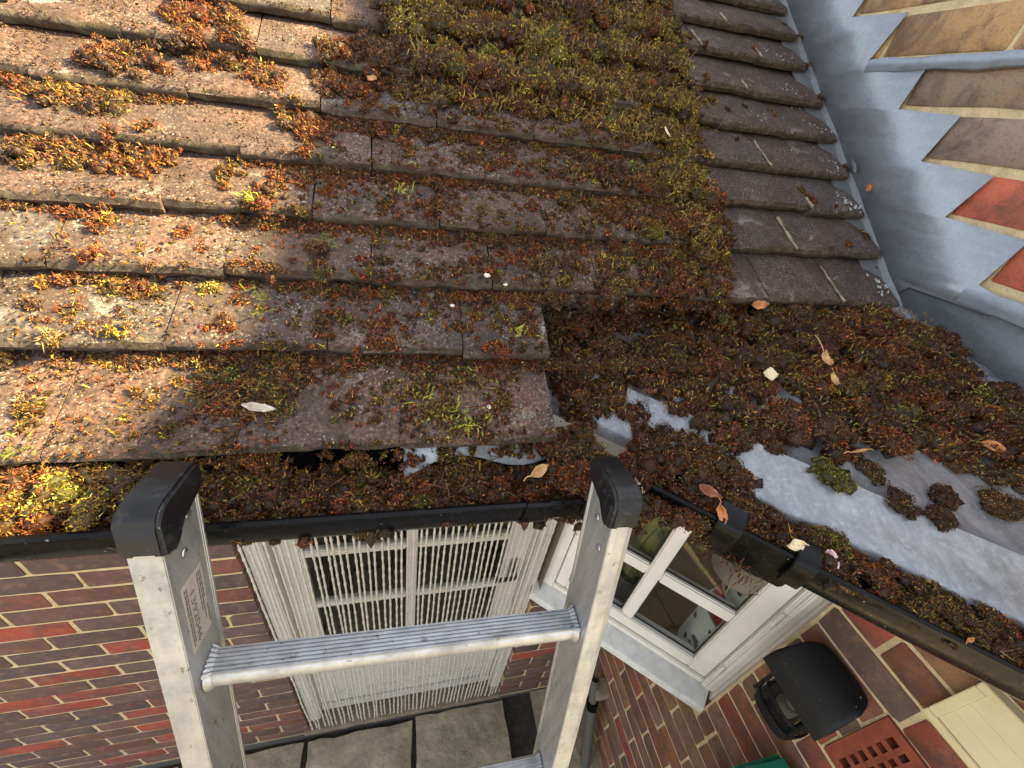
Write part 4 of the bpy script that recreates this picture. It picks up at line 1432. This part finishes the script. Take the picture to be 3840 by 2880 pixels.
ROOFP = {"yel": [[0.397, 0.426], [0.34, 0.567], [1.026, 0.879], [0.981, 0.654], [1.005, 0.548], [1.008, 0.404], [0.963, 0.241], [0.99, 0.119], [0.976, 0.03], [0.923, 0.006], [0.883, 0.123], [0.885, 0.225], [0.797, 0.265], [0.642, 0.286], [0.553, 0.259], [0.45, 0.266], [0.435, 0.353]], "brn": [[0.31, 0.353], [0.397, 0.426], [0.449, 0.358], [0.471, 0.272], [0.422, 0.264], [0.318, 0.24], [0.289, 0.288]], "rust": [[0.1, 0.337], [0.165, 0.423], [0.202, 0.316], [0.207, 0.271], [0.179, 0.263], [0.126, 0.291]], "s1": [[0.206, 0.276], [0.229, 0.283], [0.289, 0.206], [0.323, 0.154], [0.289, 0.138], [0.248, 0.212], [0.212, 0.228]], "s2": [[-0.034, 0.173], [0.004, 0.177], [0.073, 0.181], [0.092, 0.154], [0.025, 0.141], [-0.024, 0.128]], "s3": [[0.024, 0.235], [0.059, 0.259], [0.105, 0.24], [0.098, 0.204], [0.051, 0.194]], "s4": [[-0.014, 0.085], [0.04, 0.09], [0.082, 0.107], [0.115, 0.133], [0.156, 0.108], [0.146, 0.062], [0.07, 0.051], [-0.004, 0.043]], "s5": [[0.172, 0.082], [0.218, 0.08], [0.258, 0.107], [0.27, 0.048], [0.262, 0.011], [0.213, 0.039], [0.186, 0.055]], "s6": [[0.027, 0.27], [0.113, 0.273], [0.22, 0.257], [0.223, 0.231], [0.106, 0.249], [0.031, 0.25]], "mid": [[0.234, 0.028], [0.288, 0.146], [0.356, 0.241], [0.56, 0.251], [0.796, 0.26], [0.893, 0.216], [0.874, 0.121], [0.689, 0.101], [0.683, -0.019], [0.624, -0.026], [0.618, -0.087], [0.625, -0.172], [0.625, -0.299], [0.437, -0.315], [0.239, -0.309], [0.209, -0.207], [0.214, -0.152], [0.235, -0.066]], "dense": [[0.674, 0.183], [0.881, 0.203], [0.984, 0.098], [0.971, 0.011], [0.902, -0.005], [0.981, -0.06], [0.729, -0.079], [0.619, -0.08], [0.625, -0.01], [0.716, -0.008], [0.688, 0.092]], "d2": [[0.203, -0.186], [0.257, -0.173], [0.316, -0.194], [0.325, -0.249], [0.267, -0.259], [0.244, -0.312], [0.212, -0.258]], "d3": [[0.265, -0.201], [0.345, -0.187], [0.343, -0.238], [0.283, -0.243]], "d4": [[0.435, -0.197], [0.558, -0.187], [0.561, -0.25], [0.501, -0.295], [0.441, -0.277], [0.399, -0.249]], "lft": [[-0.002, 0.034], [0.188, 0.0], [0.245, -0.065], [0.214, -0.152], [0.223, -0.306], [0.076, -0.301]], "lft2": [[0.027, -0.088], [0.06, -0.085], [0.073, -0.128], [0.039, -0.141]], "lft3": [[0.05, -0.191], [0.092, -0.2], [0.097, -0.257], [0.071, -0.279]], "l4": [[0.091, -0.081], [0.23, -0.098], [0.227, -0.116], [0.153, -0.122], [0.096, -0.104]], "l5": [[0.107, -0.158], [0.162, -0.177], [0.229, -0.168], [0.226, -0.207], [0.159, -0.208], [0.116, -0.189]]}
LEADP = {"bed": [[0.689, -0.033], [0.98, -0.081], [1.281, -0.166], [1.361, -0.221], [1.304, -0.357], [1.345, -0.42], [1.245, -0.527], [1.181, -0.481], [1.125, -0.463], [1.058, -0.457], [1.022, -0.414], [0.962, -0.394], [0.87, -0.38], [0.839, -0.33], [0.735, -0.322], [0.712, -0.305], [0.668, -0.288], [0.676, -0.163]], "low": [[0.648, -0.34], [0.711, -0.33], [0.779, -0.335], [0.837, -0.334], [0.869, -0.384], [0.87, -0.44], [0.805, -0.427], [0.734, -0.413], [0.686, -0.366]], "corner": [[1.367, -0.216], [1.304, -0.357], [1.345, -0.42], [1.37, -0.458], [1.313, -0.5], [1.234, -0.455], [1.233, -0.39]]}

mt = Moss()
def roof_moss(key, dens, r0, r1, pal, hfac=.6, lip=.0, shoots=45, wild=1.7, patch=None, **kw):
    p_ = ROOFP[key] if isinstance(key, str) else key
    pts_ = scatter(p_, int(area(p_) * dens))
    if patch:
        pts_ = patchy(pts_, *patch)
    pts_ = snap_lip(pts_, lip)
    P, Nn = on_roof(pts_)
    n = len(P)
    if not n:
        return
    rad = rng.uniform(r0, r1, n) * np.where(rng.random(n) < .15, 1.4, 1)
    col = pick(pal, n) * rng.uniform(.75, 1.3, (n, 1))
    mt.clumps(P, Nn, rad, rad * hfac * rng.uniform(.7, 1.4, n), col, shoots=shoots, wild=wild, **kw)
    return P, Nn
# thick yellow-green carpet, lumpier and browner in places
_pl = patchy(scatter(ROOFP['yel'], 420), 13, .02, 6.0)
P, Nn = on_roof(_pl, .008)
rad = rng.uniform(.012, .022, len(P))
mt.clumps(P, Nn, rad, rad * 1.0, pick(dict(CARPET, brown=2, rust=1.2), len(P)), shoots=34, sub=7, field=.35)
_pl = patchy(scatter(ROOFP['yel'], 600), 11, .10, 12.0)
P, Nn = on_roof(_pl, .010)
rad = rng.uniform(.008, .016, len(P))
mt.clumps(P, Nn, rad, rad, pick(dict(dark=2, brown=4, umber=3, rust=2), len(P)), shoots=34, sub=6)
roof_moss('yel', 2000, .012, .022, CARPET, field=.35, hfac=1.0, shoots=34)
for _ in range(1):
    pts_ = scatter(ROOFP['yel'], 5200)
    P, Nn = on_roof(pts_)
    P = P + Nn * rng.uniform(.008, .020, (len(P), 1))
    mt.strands(P, Nn, pick(dict(yellow=4, gold=3, olive=2, lime=.6, tan=1.5), len(P)) * 1.15, .010, wd=.0007, flat=.75)
roof_moss('brn', 3400, .010, .019, dict(dark=2, brown=3, umber=2, olive=.6, rust=.8), hfac=.8)
roof_moss('rust', 3400, .008, .017, RUSTY, hfac=.95)
roof_moss('s1', 4200, .008, .015, dict(RUSTY, brown=4), hfac=.95)
for k in ('s2', 's4'):
    roof_moss(k, 3600, .008, .016, dict(dark=2, brown=4, umber=2, rust=1, gold=.5), hfac=.9, lip=.25)
roof_moss('s3', 3800, .009, .016, dict(dark=2, brown=4, umber=2, rust=1.2), hfac=.95)
roof_moss('s5', 2200, .006, .012, dict(gold=2, rust=2, olive=1, brown=2, yellow=1), hfac=.8)
roof_moss('s6', 4200, .007, .012, dict(BROWN, rust=3), hfac=.9, lip=.5)
roof_moss('mid', 2900, .003, .010, MIXED, hfac=.55, lip=.35, shoots=60, patch=(26, -.12, 1.0))
roof_moss('mid', 900, .006, .013, MIXED, hfac=.7, lip=.3, patch=(14, .05, 5.0))
roof_moss('dense', 2200, .009, .018, dict(BROWN, olive=3, gold=1), hfac=.75)
roof_moss('d2', 3200, .006, .014, dict(BROWN, umber=4), hfac=.7)
roof_moss('d3', 2600, .006, .012, BROWN, hfac=.6)
roof_moss('d4', 2000, .006, .013, dict(MIXED, olive=3, red=1), hfac=.7)
roof_moss('lft', 1500, .002, .006, GOLDY, hfac=.5, lip=.25, shoots=70, patch=(20, 0, 3.0))
roof_moss('lft', 260, .006, .012, GOLDY, hfac=.7, lip=.3)
for k in ('lft2', 'lft3', 'l4', 'l5'):
    roof_moss(k, 1500, .005, .012, GOLDY, hfac=.7)
roof_moss('mid', 8000, .0016, .0045, MIXED, hfac=.5, lip=.2, shoots=90, patch=(17, -.18, 8.0))
roof_moss('lft', 4200, .0012, .0034, GOLDY, hfac=.5, lip=.2, shoots=90, patch=(15, -.1, 9.0))
# matted ridges in the step below each course
for k in range(1, 7):
    pts_ = []
    for x in np.arange(-.08, .98, .0035):
        if mnoise.noise(Vector((x * 9, k * 3.7, 1.5))) > (-.08 if .2 < x else .0):
            pts_.append((x + rng.normal(0, .003), row_s(k, x) - abs(rng.normal(0, .007)) - .001))
    P, Nn = on_roof(pts_)
    rad = rng.uniform(.004, .0105, len(P))
    mt.clumps(P, Nn, rad, rad * .95, pick(dict(dark=2, brown=4, umber=2, rust=1.6, olive=1, gold=.5), len(P)), shoots=45, sub=4)
for key, n_, pal in (('mid', 800, dict(olive=1.6, gold=1, rust=4, brown=3, red=1, lime=.4)), ('dense', 900, dict(olive=3, gold=2, yellow=1, rust=1, brown=2)), ('d2', 250, dict(gold=1, olive=1, brown=2, rust=1)),
                    ('d4', 220, dict(olive=2, gold=1, rust=1, lime=.6)), ('s4', 160, dict(gold=2, rust=2, tan=1)), ('s2', 120, dict(gold=2, rust=1)), ('rust', 200, dict(rust=3, gold=1)), ('s1', 160, dict(rust=2, gold=1, brown=1)), ('lft', 260, dict(gold=3, yellow=.6, rust=3, brown=1))):
    pts_ = scatter(ROOFP[key], n_)
    if key == 'mid':
        pts_ = patchy(pts_, 17, -.1, 8.0)
    P, Nn = on_roof(pts_)
    P = P + Nn * rng.uniform(.002, .007 if key in ('mid', 'lft') else .012, (len(P), 1))
    mt.strands(P, Nn, pick(pal, len(P)) * 1.25, .005, wd=.0007, flat=.95)
roof_moss([(-.75, -.28), (-.06, -.28), (-.06, .35), (.0, .6), (.3, .9), (-.75, .9)], 170, .006, .014, MIXED, hfac=.8, lip=.5, shoots=34)
# tufts on the bare right-hand strip: small dark cushions at a few joints
bare = [(1.10, .33), (1.235, .20), (1.15, .43), (1.09, .40), (1.22, .42), (1.07, .58), (1.25, .19), (1.235, .22), (1.24, .07), (1.30, .09), (1.22, .62), (1.05, .47), (1.30, .18), (1.37, .12), (1.38, .3), (1.38, .05), (1.375, .5), (1.375, .6), (1.38, .7), (1.36, .75)]
P, Nn = on_roof(bare)
mt.clumps(P, Nn, rng.uniform(.005, .010, len(P)), rng.uniform(.003, .006, len(P)), pick(dict(dark=3, brown=2), len(P)), shoots=60)
# fringe where the carpet ends above the bare strip
edge = [(.985, .03), (.995, .12), (.97, .24), (1.01, .40), (1.005, .55), (.985, .65), (.96, -.03), (.93, .0)]
for (x, s_) in edge:
    pts_ = [(x + rng.normal(0, .018), s_ + rng.normal(0, .035)) for _ in range(26)]
    P, Nn = on_roof(pts_)
    rad = rng.uniform(.004, .011, len(P))
    mt.clumps(P, Nn, rad, rad * .7, pick(CARPET if s_ > .2 else BROWN, len(P)), shoots=50)
# odd bright sprigs
for (x, s_, k) in [(.515, -.27, 'lime'), (.50, -.255, 'lime'), (.262, -.10, 'green'), (.27, -.125, 'green'), (.24, .03, 'lime'), (.43, .08, 'lime'), (.55, .06, 'olive'), (.33, -.02, 'green'), (.59, -.145, 'lime'), (.46, -.235, 'lime'), (.08, -.29, 'green'), (.22, -.24, 'olive'), (.9, .62, 'yellow'), (.91, .60, 'lime'), (.62, .43, 'yellow')]:
    pts_ = [(x + rng.normal(0, .007), s_ + rng.normal(0, .007)) for _ in range(16)]
    P, Nn = on_roof(pts_, .006)
    mt.strands(P, Nn, np.tile(np.array(PAL[k]), (len(P), 1)) * 1.0, .008, wd=.0008, flat=.9)
# crumbs and grit over the tiles
n = 30000
xs_ = []
while len(xs_) < n:
    x, s_ = rng.uniform(-.12, 1.02), rng.uniform(-.3, .5)
    if rng.random() < .35 + .65 * (mnoise.noise(Vector((x * 18, s_ * 18, 2.))) > 0):
        if x < .99 - max(0, -s_) * 1.2 or s_ > .0:
            xs_.append((x, s_))
P, Nn = on_roof(xs_)
mt.crumbs(P, Nn, rng.uniform(.0008, .0028, n), pick(dict(dark=3, brown=4, umber=3, rust=1, tan=1.2, olive=.6), n))
o = mt.build('roof_moss')
o['kind'] = 'stuff'; o['label'] = 'brown, rust and yellow-green moss growing over the roof tiles'; o['category'] = 'moss'

# ---- moss heaped on the lead roof
mt = Moss()
def lead_moss(p_, dens, r0, r1, pal, hfac, layers=1, step=.012, **kw):
    for ly in range(layers):
        pts_ = scatter(p_, int(area(p_) * dens * (1 if ly == 0 else .55)))
        pts_ = [q for q in pts_ if in_poly(p_, q[0] - PV.x * .013, q[1] - PV.y * .013) or rng.random() < .06 or p_ is not LEADP['bed']]
        pts_ = [q for q in pts_ if ly == 0 or mnoise.noise(Vector((q[0] * 22, q[1] * 22, 4.))) > .0]
        P, Nn = on_lead(pts_, ly * step)
        n_ = len(P)
        rad = rng.uniform(r0, r1, n_)
        mt.clumps(P, Nn, rad, rad * hfac * rng.uniform(.8, 1.3, n_), pick(pal, n_) * rng.uniform(.7, 1.3, (n_, 1)), **kw)
lead_moss(LEADP['bed'], 1500, .015, .026, BROWN, 1.05, layers=2, step=.021, shoots=26, sub=10)
lead_moss([(.64, -.335), (.711, -.325), (.779, -.33), (.837, -.334), (.869, -.384), (.885, -.44), (.87, -.475), (.80, -.455), (.75, -.435), (.70, -.43), (.645, -.40)], 3200, .013, .024, dict(BROWN, rust=3, red=1), 1.05, shoots=28, sub=9)
lead_moss([(1.388, -.22), (1.388, -.57), (1.28, -.54), (1.22, -.46), (1.24, -.38), (1.31, -.34), (1.35, -.22)], 2200, .011, .021, dict(dark=3, olive=2.4, brown=2.5, green=1.2), .95, shoots=28, sub=7)
pts_ = scatter(LEADP['bed'], 2400)
P, Nn = on_lead(pts_, .032)
mt.strands(P, Nn, pick(dict(olive=3, yellow=1.4, gold=1.6, tan=.8, brown=2, rust=1, lime=.6), len(P)) * 1.25, .0055, wd=.0007, flat=.9)
# lip of moss under the tile tails
pts_ = [(x, E0[0] + row_s(2, x) * CT + rng.normal(-.012, .012)) for x in rng.uniform(.66, 1.33, 190)]
P, Nn = on_lead(pts_, .01)
rad = rng.uniform(.008, .016, len(P))
mt.clumps(P, Nn, rad, rad, pick(BROWN, len(P)), shoots=36)
n = 2600
pts_ = [(.64 + .72 * a_, b_) for a_, b_ in zip(rng.random(n), rng.uniform(-.62, -.08, n))]
pts_ = [q for q in pts_ if PV.x * q[0] + PV.y * q[1] > .285 and (PV.x * q[0] + PV.y * q[1] > .42 or rng.random() < .12) and q[0] < 1.385]
P, Nn = on_lead(pts_)
mt.crumbs(P, Nn, rng.uniform(.0008, .0026, len(P)), pick(dict(dark=3, brown=2, umber=1), len(P)))
o = mt.build('moss_bed')
o['kind'] = 'stuff'; o['label'] = 'deep brown moss bed heaped over the lead roof beside the side wall'; o['category'] = 'moss'

# ---- moss filling the gutters
mt = Moss()
n = 680
X_ = np.where(rng.random(n) < .42, np.where(rng.random(n) < .3, rng.uniform(-.7, -.1, n), rng.uniform(-.12, .25, n)), rng.uniform(.2, .70, n))
Y_ = rng.uniform(-.418, -.345, n)
P = np.stack([X_, Y_, .766 + .022 * rng.random(n)], 1)
keepm = (X_ < .235) | (rng.random(n) < .9)
P = P[keepm]; n = len(P)
P[:, 2] += np.where(P[:, 0] < .22, .020, .0)
Nn = np.tile(np.array([0, -.2, 1.]), (n, 1))
rad = rng.uniform(.008, .018, n)
cg = pick(GUT, n)
lf = P[:, 0] < .24
cg[lf] = pick(dict(rust=3, gold=2, olive=2, brown=2, yellow=1, lime=.4), int(lf.sum()))
mt.clumps(P, Nn, rad, rad * .95, cg * rng.uniform(.75, 1.3, (n, 1)), shoots=40)
P2 = P[rng.random(n) < .35] + np.array([0, 0, .016])
mt.strands(P2, np.tile(np.array([0, 0, 1.]), (len(P2), 1)), pick(dict(olive=2, gold=2, rust=1, lime=.5, brown=2), len(P2)), .016)
o = mt.build('gutter_moss')
o['kind'] = 'stuff'; o['label'] = 'lumps of moss filling the main eaves gutter'; o['category'] = 'moss'
mt = Moss()
n = 400
a_ = rng.uniform(A0 - .02, A3 - .02, n)
w_ = rng.uniform(W0 + .012, W0 + .058, n)
dens_ = (a_ > A1 - .06)
a_, w_ = a_[dens_], w_[dens_]
n = len(a_)
P = np.stack([PV.x * w_ + GV.x * a_, PV.y * w_ + GV.y * a_, np.full(n, .782) + .016 * rng.random(n) + .25 * (w_ - W0 - .02)], 1)
Nn = np.tile(np.array([0, -.1, 1.]), (n, 1))
rad = rng.uniform(.007, .015, n)
mt.clumps(P, Nn, rad, rad * .9, pick(dict(dark=3, brown=3, olive=2.5, umber=2, gold=.7, green=.6), n), shoots=42)
# heap bridging the end of the main gutter and the start of the angled one
nh = 70
P = np.stack([rng.uniform(.625, .70, nh), rng.uniform(-.425, -.325, nh), rng.uniform(.796, .818, nh)], 1)
rad = rng.uniform(.010, .018, nh)
mt.clumps(P, np.tile(np.array([0, -.1, 1.]), (nh, 1)), rad, rad, pick(dict(BROWN, rust=4), nh), shoots=36, sub=6)
# roots and mossy threads hanging off the outlet and the gutter end
for (aa, ww, zz, nn_) in [(A1 + .01, W0 - .004, .744, 50), (A2 - .03, W0 - .004, .740, 45), ((A1 + A2) / 2, W0 - .003, .739, 55), (A0 - .02, W0 + .01, .775, 80)]:
    c_ = gp(aa, ww, zz)
    P = np.array(c_)[None] + rng.normal(0, 1, (nn_, 3)) * np.array([.014, .010, .006])
    mt.strands(P, np.tile(np.array([-.5, -.5, -.6]), (nn_, 1)), pick(dict(rust=3, umber=3, tan=2, brown=2), nn_), .011, wd=.0006, flat=.9)
o = mt.build('gutter_moss')
o['kind'] = 'stuff'; o['label'] = 'dark moss and roots packed along the angled gutter'; o['category'] = 'moss'

# ---- loose moss cushions on the bare lead: each one a thing
CL = [((.985, -.451), .021, 'lime', 'round bright green moss cushion alone on the bare lead'),
      ((1.046, -.504), .017, 'dark', 'small dark moss lump on the lead, nearest the green cushion'),
      ((1.118, -.508), .019, 'brown', 'round brown moss lump with pale straw on the bare lead'),
      ((1.083, -.531), .018, 'dark', 'dark moss lump lowest on the bare lead below the round brown one'),
      ((1.185, -.528), .024, 'olive', 'dark olive moss lump at the right edge of the lead roof'),
      ((.942, -.398), .016, 'umber', 'brown moss lump fallen just below the middle of the moss bed'),
      ((1.02, -.424), .016, 'rust', 'reddish moss lump just below the moss bed, above the green cushion'),
      ((.905, -.386), .013, 'umber', 'small brown moss lump at the left lower edge of the moss bed'),
      ((1.058, -.452), .018, 'brown', 'brown moss lump hanging off the lower edge of the moss bed')]
for (x, y), r_, c_, lab in CL:
    mt = Moss()
    k = 9
    pts_ = [(x, y)] + [(x + rng.normal(0, r_ * .30), y + rng.normal(0, r_ * .22)) for _ in range(k)]
    P, Nn = on_lead(pts_, .004)
    rad = np.concatenate([[r_ * .9], rng.uniform(r_ * .5, r_ * .7, k)])
    col = np.array(PAL['green' if c_ == 'lime' else c_])[None] * rng.uniform(.7, 1.3, (k + 1, 1))
    mt.clumps(P, Nn, rad, rad * .75, col, shoots=46, ln=(.001, .0026), wd=.0006, accent=PAL['lime'] if c_ == 'lime' else PAL['brown'], acc_p=.35 if c_ == 'lime' else .15)
    o = mt.build('moss_cushion')
    tag(o, lab, 'moss', 'loose moss cushions on the lead roof')

# ------------------------------------------------------------------ fallen leaves, chips and pebbles
def leaf(name, label, P, nrm, ln, wd, mat, rotz, curl=.5, fold=.4, stem=0., cat='leaf', tilt_=.2):
    rr = random.Random(label)
    mb_ = MB()
    ln *= .85; wd *= .9
    nU, nV = 12, 8
    ph = rr.uniform(0, 6)
    vs_, fs_ = [], []
    for i in range(nU + 1):
        f_ = i / nU
        hw = wd * .5 * (math.sin(math.pi * min(1, f_ * .98 + .02)) ** .75) * (1 + .16 * rr.uniform(-1, 1))
        for j in range(nV + 1):
            g_ = 2 * j / nV - 1
            vs_.append((ln * (f_ - .5) + rr.uniform(-.0004, .0004), hw * g_, fold * abs(g_) * hw + curl * ln * (f_ - .5) ** 2 * (1 + .7 * g_) + .12 * wd * math.sin(f_ * 7 + ph + g_ * 2.5) + rr.uniform(-.0006, .0006)))
    for i in range(nU):
        for j in range(nV):
            a = i * (nV + 1) + j
            fs_.append((a, a + nV + 1, a + nV + 2, a + 1))
    mb_.add(vs_, fs_)
    nrm = Vector(nrm).normalized()
    q = nrm.to_track_quat('Z', 'Y').to_matrix() @ Matrix.Rotation(rotz, 3, 'Z') @ Matrix.Rotation(tilt_, 3, 'X')
    mb_.v = [tuple(Vector(P) + q @ Vector(v_)) for v_ in mb_.v]
    tt = thing(name, label, cat, P)
    o_ = obj('blade', mb_.mesh('blade', mat, smooth=True, fix=False), tt)
    md_ = o_.modifiers.new('solid', 'SOLIDIFY'); md_.thickness = .0006
    if stem:
        m2 = MB(); m2.tube([tuple(Vector(P) + q @ Vector((-ln * .5 - stem * f_, .002 * math.sin(f_ * 3), curl * ln * .25 + .004 * f_))) for f_ in (0, .35, .7, 1)], [.0009, .0008, .0007, .0006], 6)
        obj('stalk', m2.mesh('stalk', mat, smooth=True), tt)
    return tt
def lp(x, y, h):
    return (x, y, lead_z(x, y) + h)
NLt = tuple(NLD)
CAMN = (-.35, -.45, .8)
leaf('fallen_leaf', 'round cream leaf lying on the moss bed over the lead', lp(.983, -.302, .040), CAMN, .024, .022, 'leaf_cream', .4, .3, .15)
leaf('fallen_leaf', 'curled tan leaf with a long stalk on the moss bed', lp(1.087, -.292, .042), CAMN, .028, .012, 'leaf_tan', -.9, 1.2, .9, stem=.03)
leaf('fallen_leaf', 'narrow tan leaf just below the curled stalked leaf', lp(1.075, -.328, .038), CAMN, .024, .009, 'leaf_tan', -1.0, 1.0, .8)
leaf('fallen_leaf', 'orange leaf caught under the lowest tile edge above the moss bed', (1.036, -.172, .966), CAMN, .030, .018, 'leaf_orange', .3, .5, .6)
leaf('fallen_leaf', 'pointed orange leaf standing by the gutter clip', lp(.822, -.470, .042), (-.5, -.7, .5), .028, .013, 'leaf_orange', -1.0, .5, .7, stem=.010)
leaf('fallen_leaf', 'crumpled reddish brown leaf above the gutter clip', lp(.826, -.436, .026), CAMN, .034, .014, 'leaf_brown', -.1, .8, .9)
leaf('fallen_petal', 'cream petal on the moss beside the second gutter clip', lp(.890, -.520, .036), CAMN, .024, .014, 'leaf_cream', .5, .9, .5, cat='petal')
leaf('fallen_petal', 'pink and white petal on the lower lead by the gutter moss', lp(.934, -.538, .018), CAMN, .024, .015, 'petal', -1.0, .9, .5, cat='petal')
leaf('fallen_leaf', 'orange brown leaf at the right end of the moss bed', lp(1.206, -.469, .034), CAMN, .026, .015, 'leaf_orange', -.2, .7, .8)
leaf('fallen_leaf', 'small orange leaf wedged between tile ends and flashing', RP(1.382, .222, .014), (-.3, -.5, .8), .028, .014, 'leaf_orange', 1.2, .6, .7)
leaf('fallen_leaf', 'small pale leaf on the tiles at the foot of the moss carpet', RP(.384, .262, .012), (-.2, -.7, .8), .016, .009, 'leaf_tan', .3, .6, .5)
leaf('fallen_leaf', 'folded tan leaf in the gutter beside the right ladder stile', (.598, -.397, .822), (-.1, -.6, .8), .030, .014, 'leaf_tan', .6, .8, .9, stem=.012)
leaf('fallen_leaf', 'tiny pink leaf stuck on the rim of the angled gutter', tuple(gp(GV.dot(Vector((1.02, -.63, 0))), W0 + .002, LZ2 + .006)), (-.5, -.6, .6), .012, .006, 'leaf_orange', 1.2, .4, .5)
leaf('bark_chip', 'pale grey bark chip lying on the second lowest tile row', RP(.284, -.249, .010), (0, -.6, .8), .040, .010, 'bark', -.15, .1, .2, cat='bark')
leaf('bark_chip', 'thin white stem on the lower edge of the yellow moss carpet', RP(.895, .262, .02), (0, -.6, .8), .026, .004, 'leaf_cream', -1.2, .3, .2, cat='stem')
leaf('slate_sliver', 'dark slate sliver leaning on the tile end by the flashing', RP(1.372, .285, .012), (-.4, -.6, .7), .050, .009, 'slate', 1.95, .05, .1, cat='slate')
leaf('dry_twig', 'forked straw twig sticking out of the lower moss bed', lp(1.032, -.438, .03), CAMN, .03, .004, 'leaf_tan', .6, .5, .3, stem=.012, cat='twig')
for i, (x, s_, r_, lab) in enumerate([(.549, -.054, .0042, 'white pebble on the tiles near the middle of the roof'), (.50, -.098, .003, 'tiny pale pebble on a tile below the white pebble'), (.575, -.068, .0028, 'tiny cream pebble right of the white pebble'), (.545, -.245, .003, 'tiny pale pebble on the lowest tile row'), (.18, -.185, .0034, 'pale pebble on the sunlit tiles near the shadow edge')]):
    mb = MB(); vv = ICO_V * (1 + rng.normal(0, .12, (len(ICO_V), 1))) * r_ * np.array([1.2, 1, .7])
    mb.add([tuple(Vector(RP(x, s_, roof_h(x, s_) + r_ * .5)) + Vector(q)) for q in vv], [tuple(int(a) for a in f_) for f_ in ICO_F])
    tag(obj('pebble', mb.mesh('pebble', 'pebble', smooth=True)), lab, 'pebble', 'pebbles on the roof tiles')
# lichen splashes on the bare right-hand tiles
rl = random.Random(4)
for (cx_, cs_, n_, sp, sz) in [(1.345, .20, 26, .016, .0022), (1.36, .0, 26, .014, .0024), (1.33, .40, 12, .022, .0014), (1.30, .5, 12, .02, .0013), (1.28, .62, 7, .03, .0012), (1.33, .3, 12, .02, .0014), (1.2, .38, 6, .03, .0014)]:
    mb = MB()
    for _ in range(n_):
        x = cx_ + rl.gauss(0, sp); s_ = cs_ + rl.gauss(0, sp * .8)
        if x > 1.372:
            continue
        h_ = roof_h(x, s_) + .0022
        r_ = sz * rl.uniform(.35, 1.5)
        q = [RP(x + r_ * math.cos(b_) * rl.uniform(.6, 1.2), s_ + r_ * math.sin(b_) * rl.uniform(.7, 1.6), h_) for b_ in [i * 1.047 for i in range(6)]]
        mb.add(q + [RP(x, s_, h_ - .004)], [(0, 1, 2, 3, 4, 5)] + [(i, 6, (i + 1) % 6) for i in range(6)])
    o = obj('lichen', mb.mesh('lichen', 'lichen', fix=False), roof)
    o['kind'] = 'stuff'
# torn underlay curling out beneath the lowest tiles
mb = MB(); vs_, fs_ = [], []
nU, nV = 26, 5
for i in range(nU + 1):
    f_ = i / nU
    x = .437 + .19 * f_
    for j in range(nV + 1):
        g_ = j / nV
        s_ = -.262 - g_ * (.062 + .012 * math.sin(f_ * 6.3 + 2.6) - .02 * f_)
        h_ = -.019 + .004 * g_ * math.sin(f_ * 7) - .008 * g_ * g_
        vs_.append(RP(x + rnd.uniform(-.001, .001), s_, h_))
for i in range(nU):
    for j in range(nV):
        a = i * (nV + 1) + j
        fs_.append((a, a + nV + 1, a + nV + 2, a + 1))
mb.add(vs_, fs_)
o = obj('torn_underlay', mb.mesh('torn_underlay', 'membrane', smooth=True), roof)
md = o.modifiers.new('solid', 'SOLIDIFY'); md.thickness = .0018
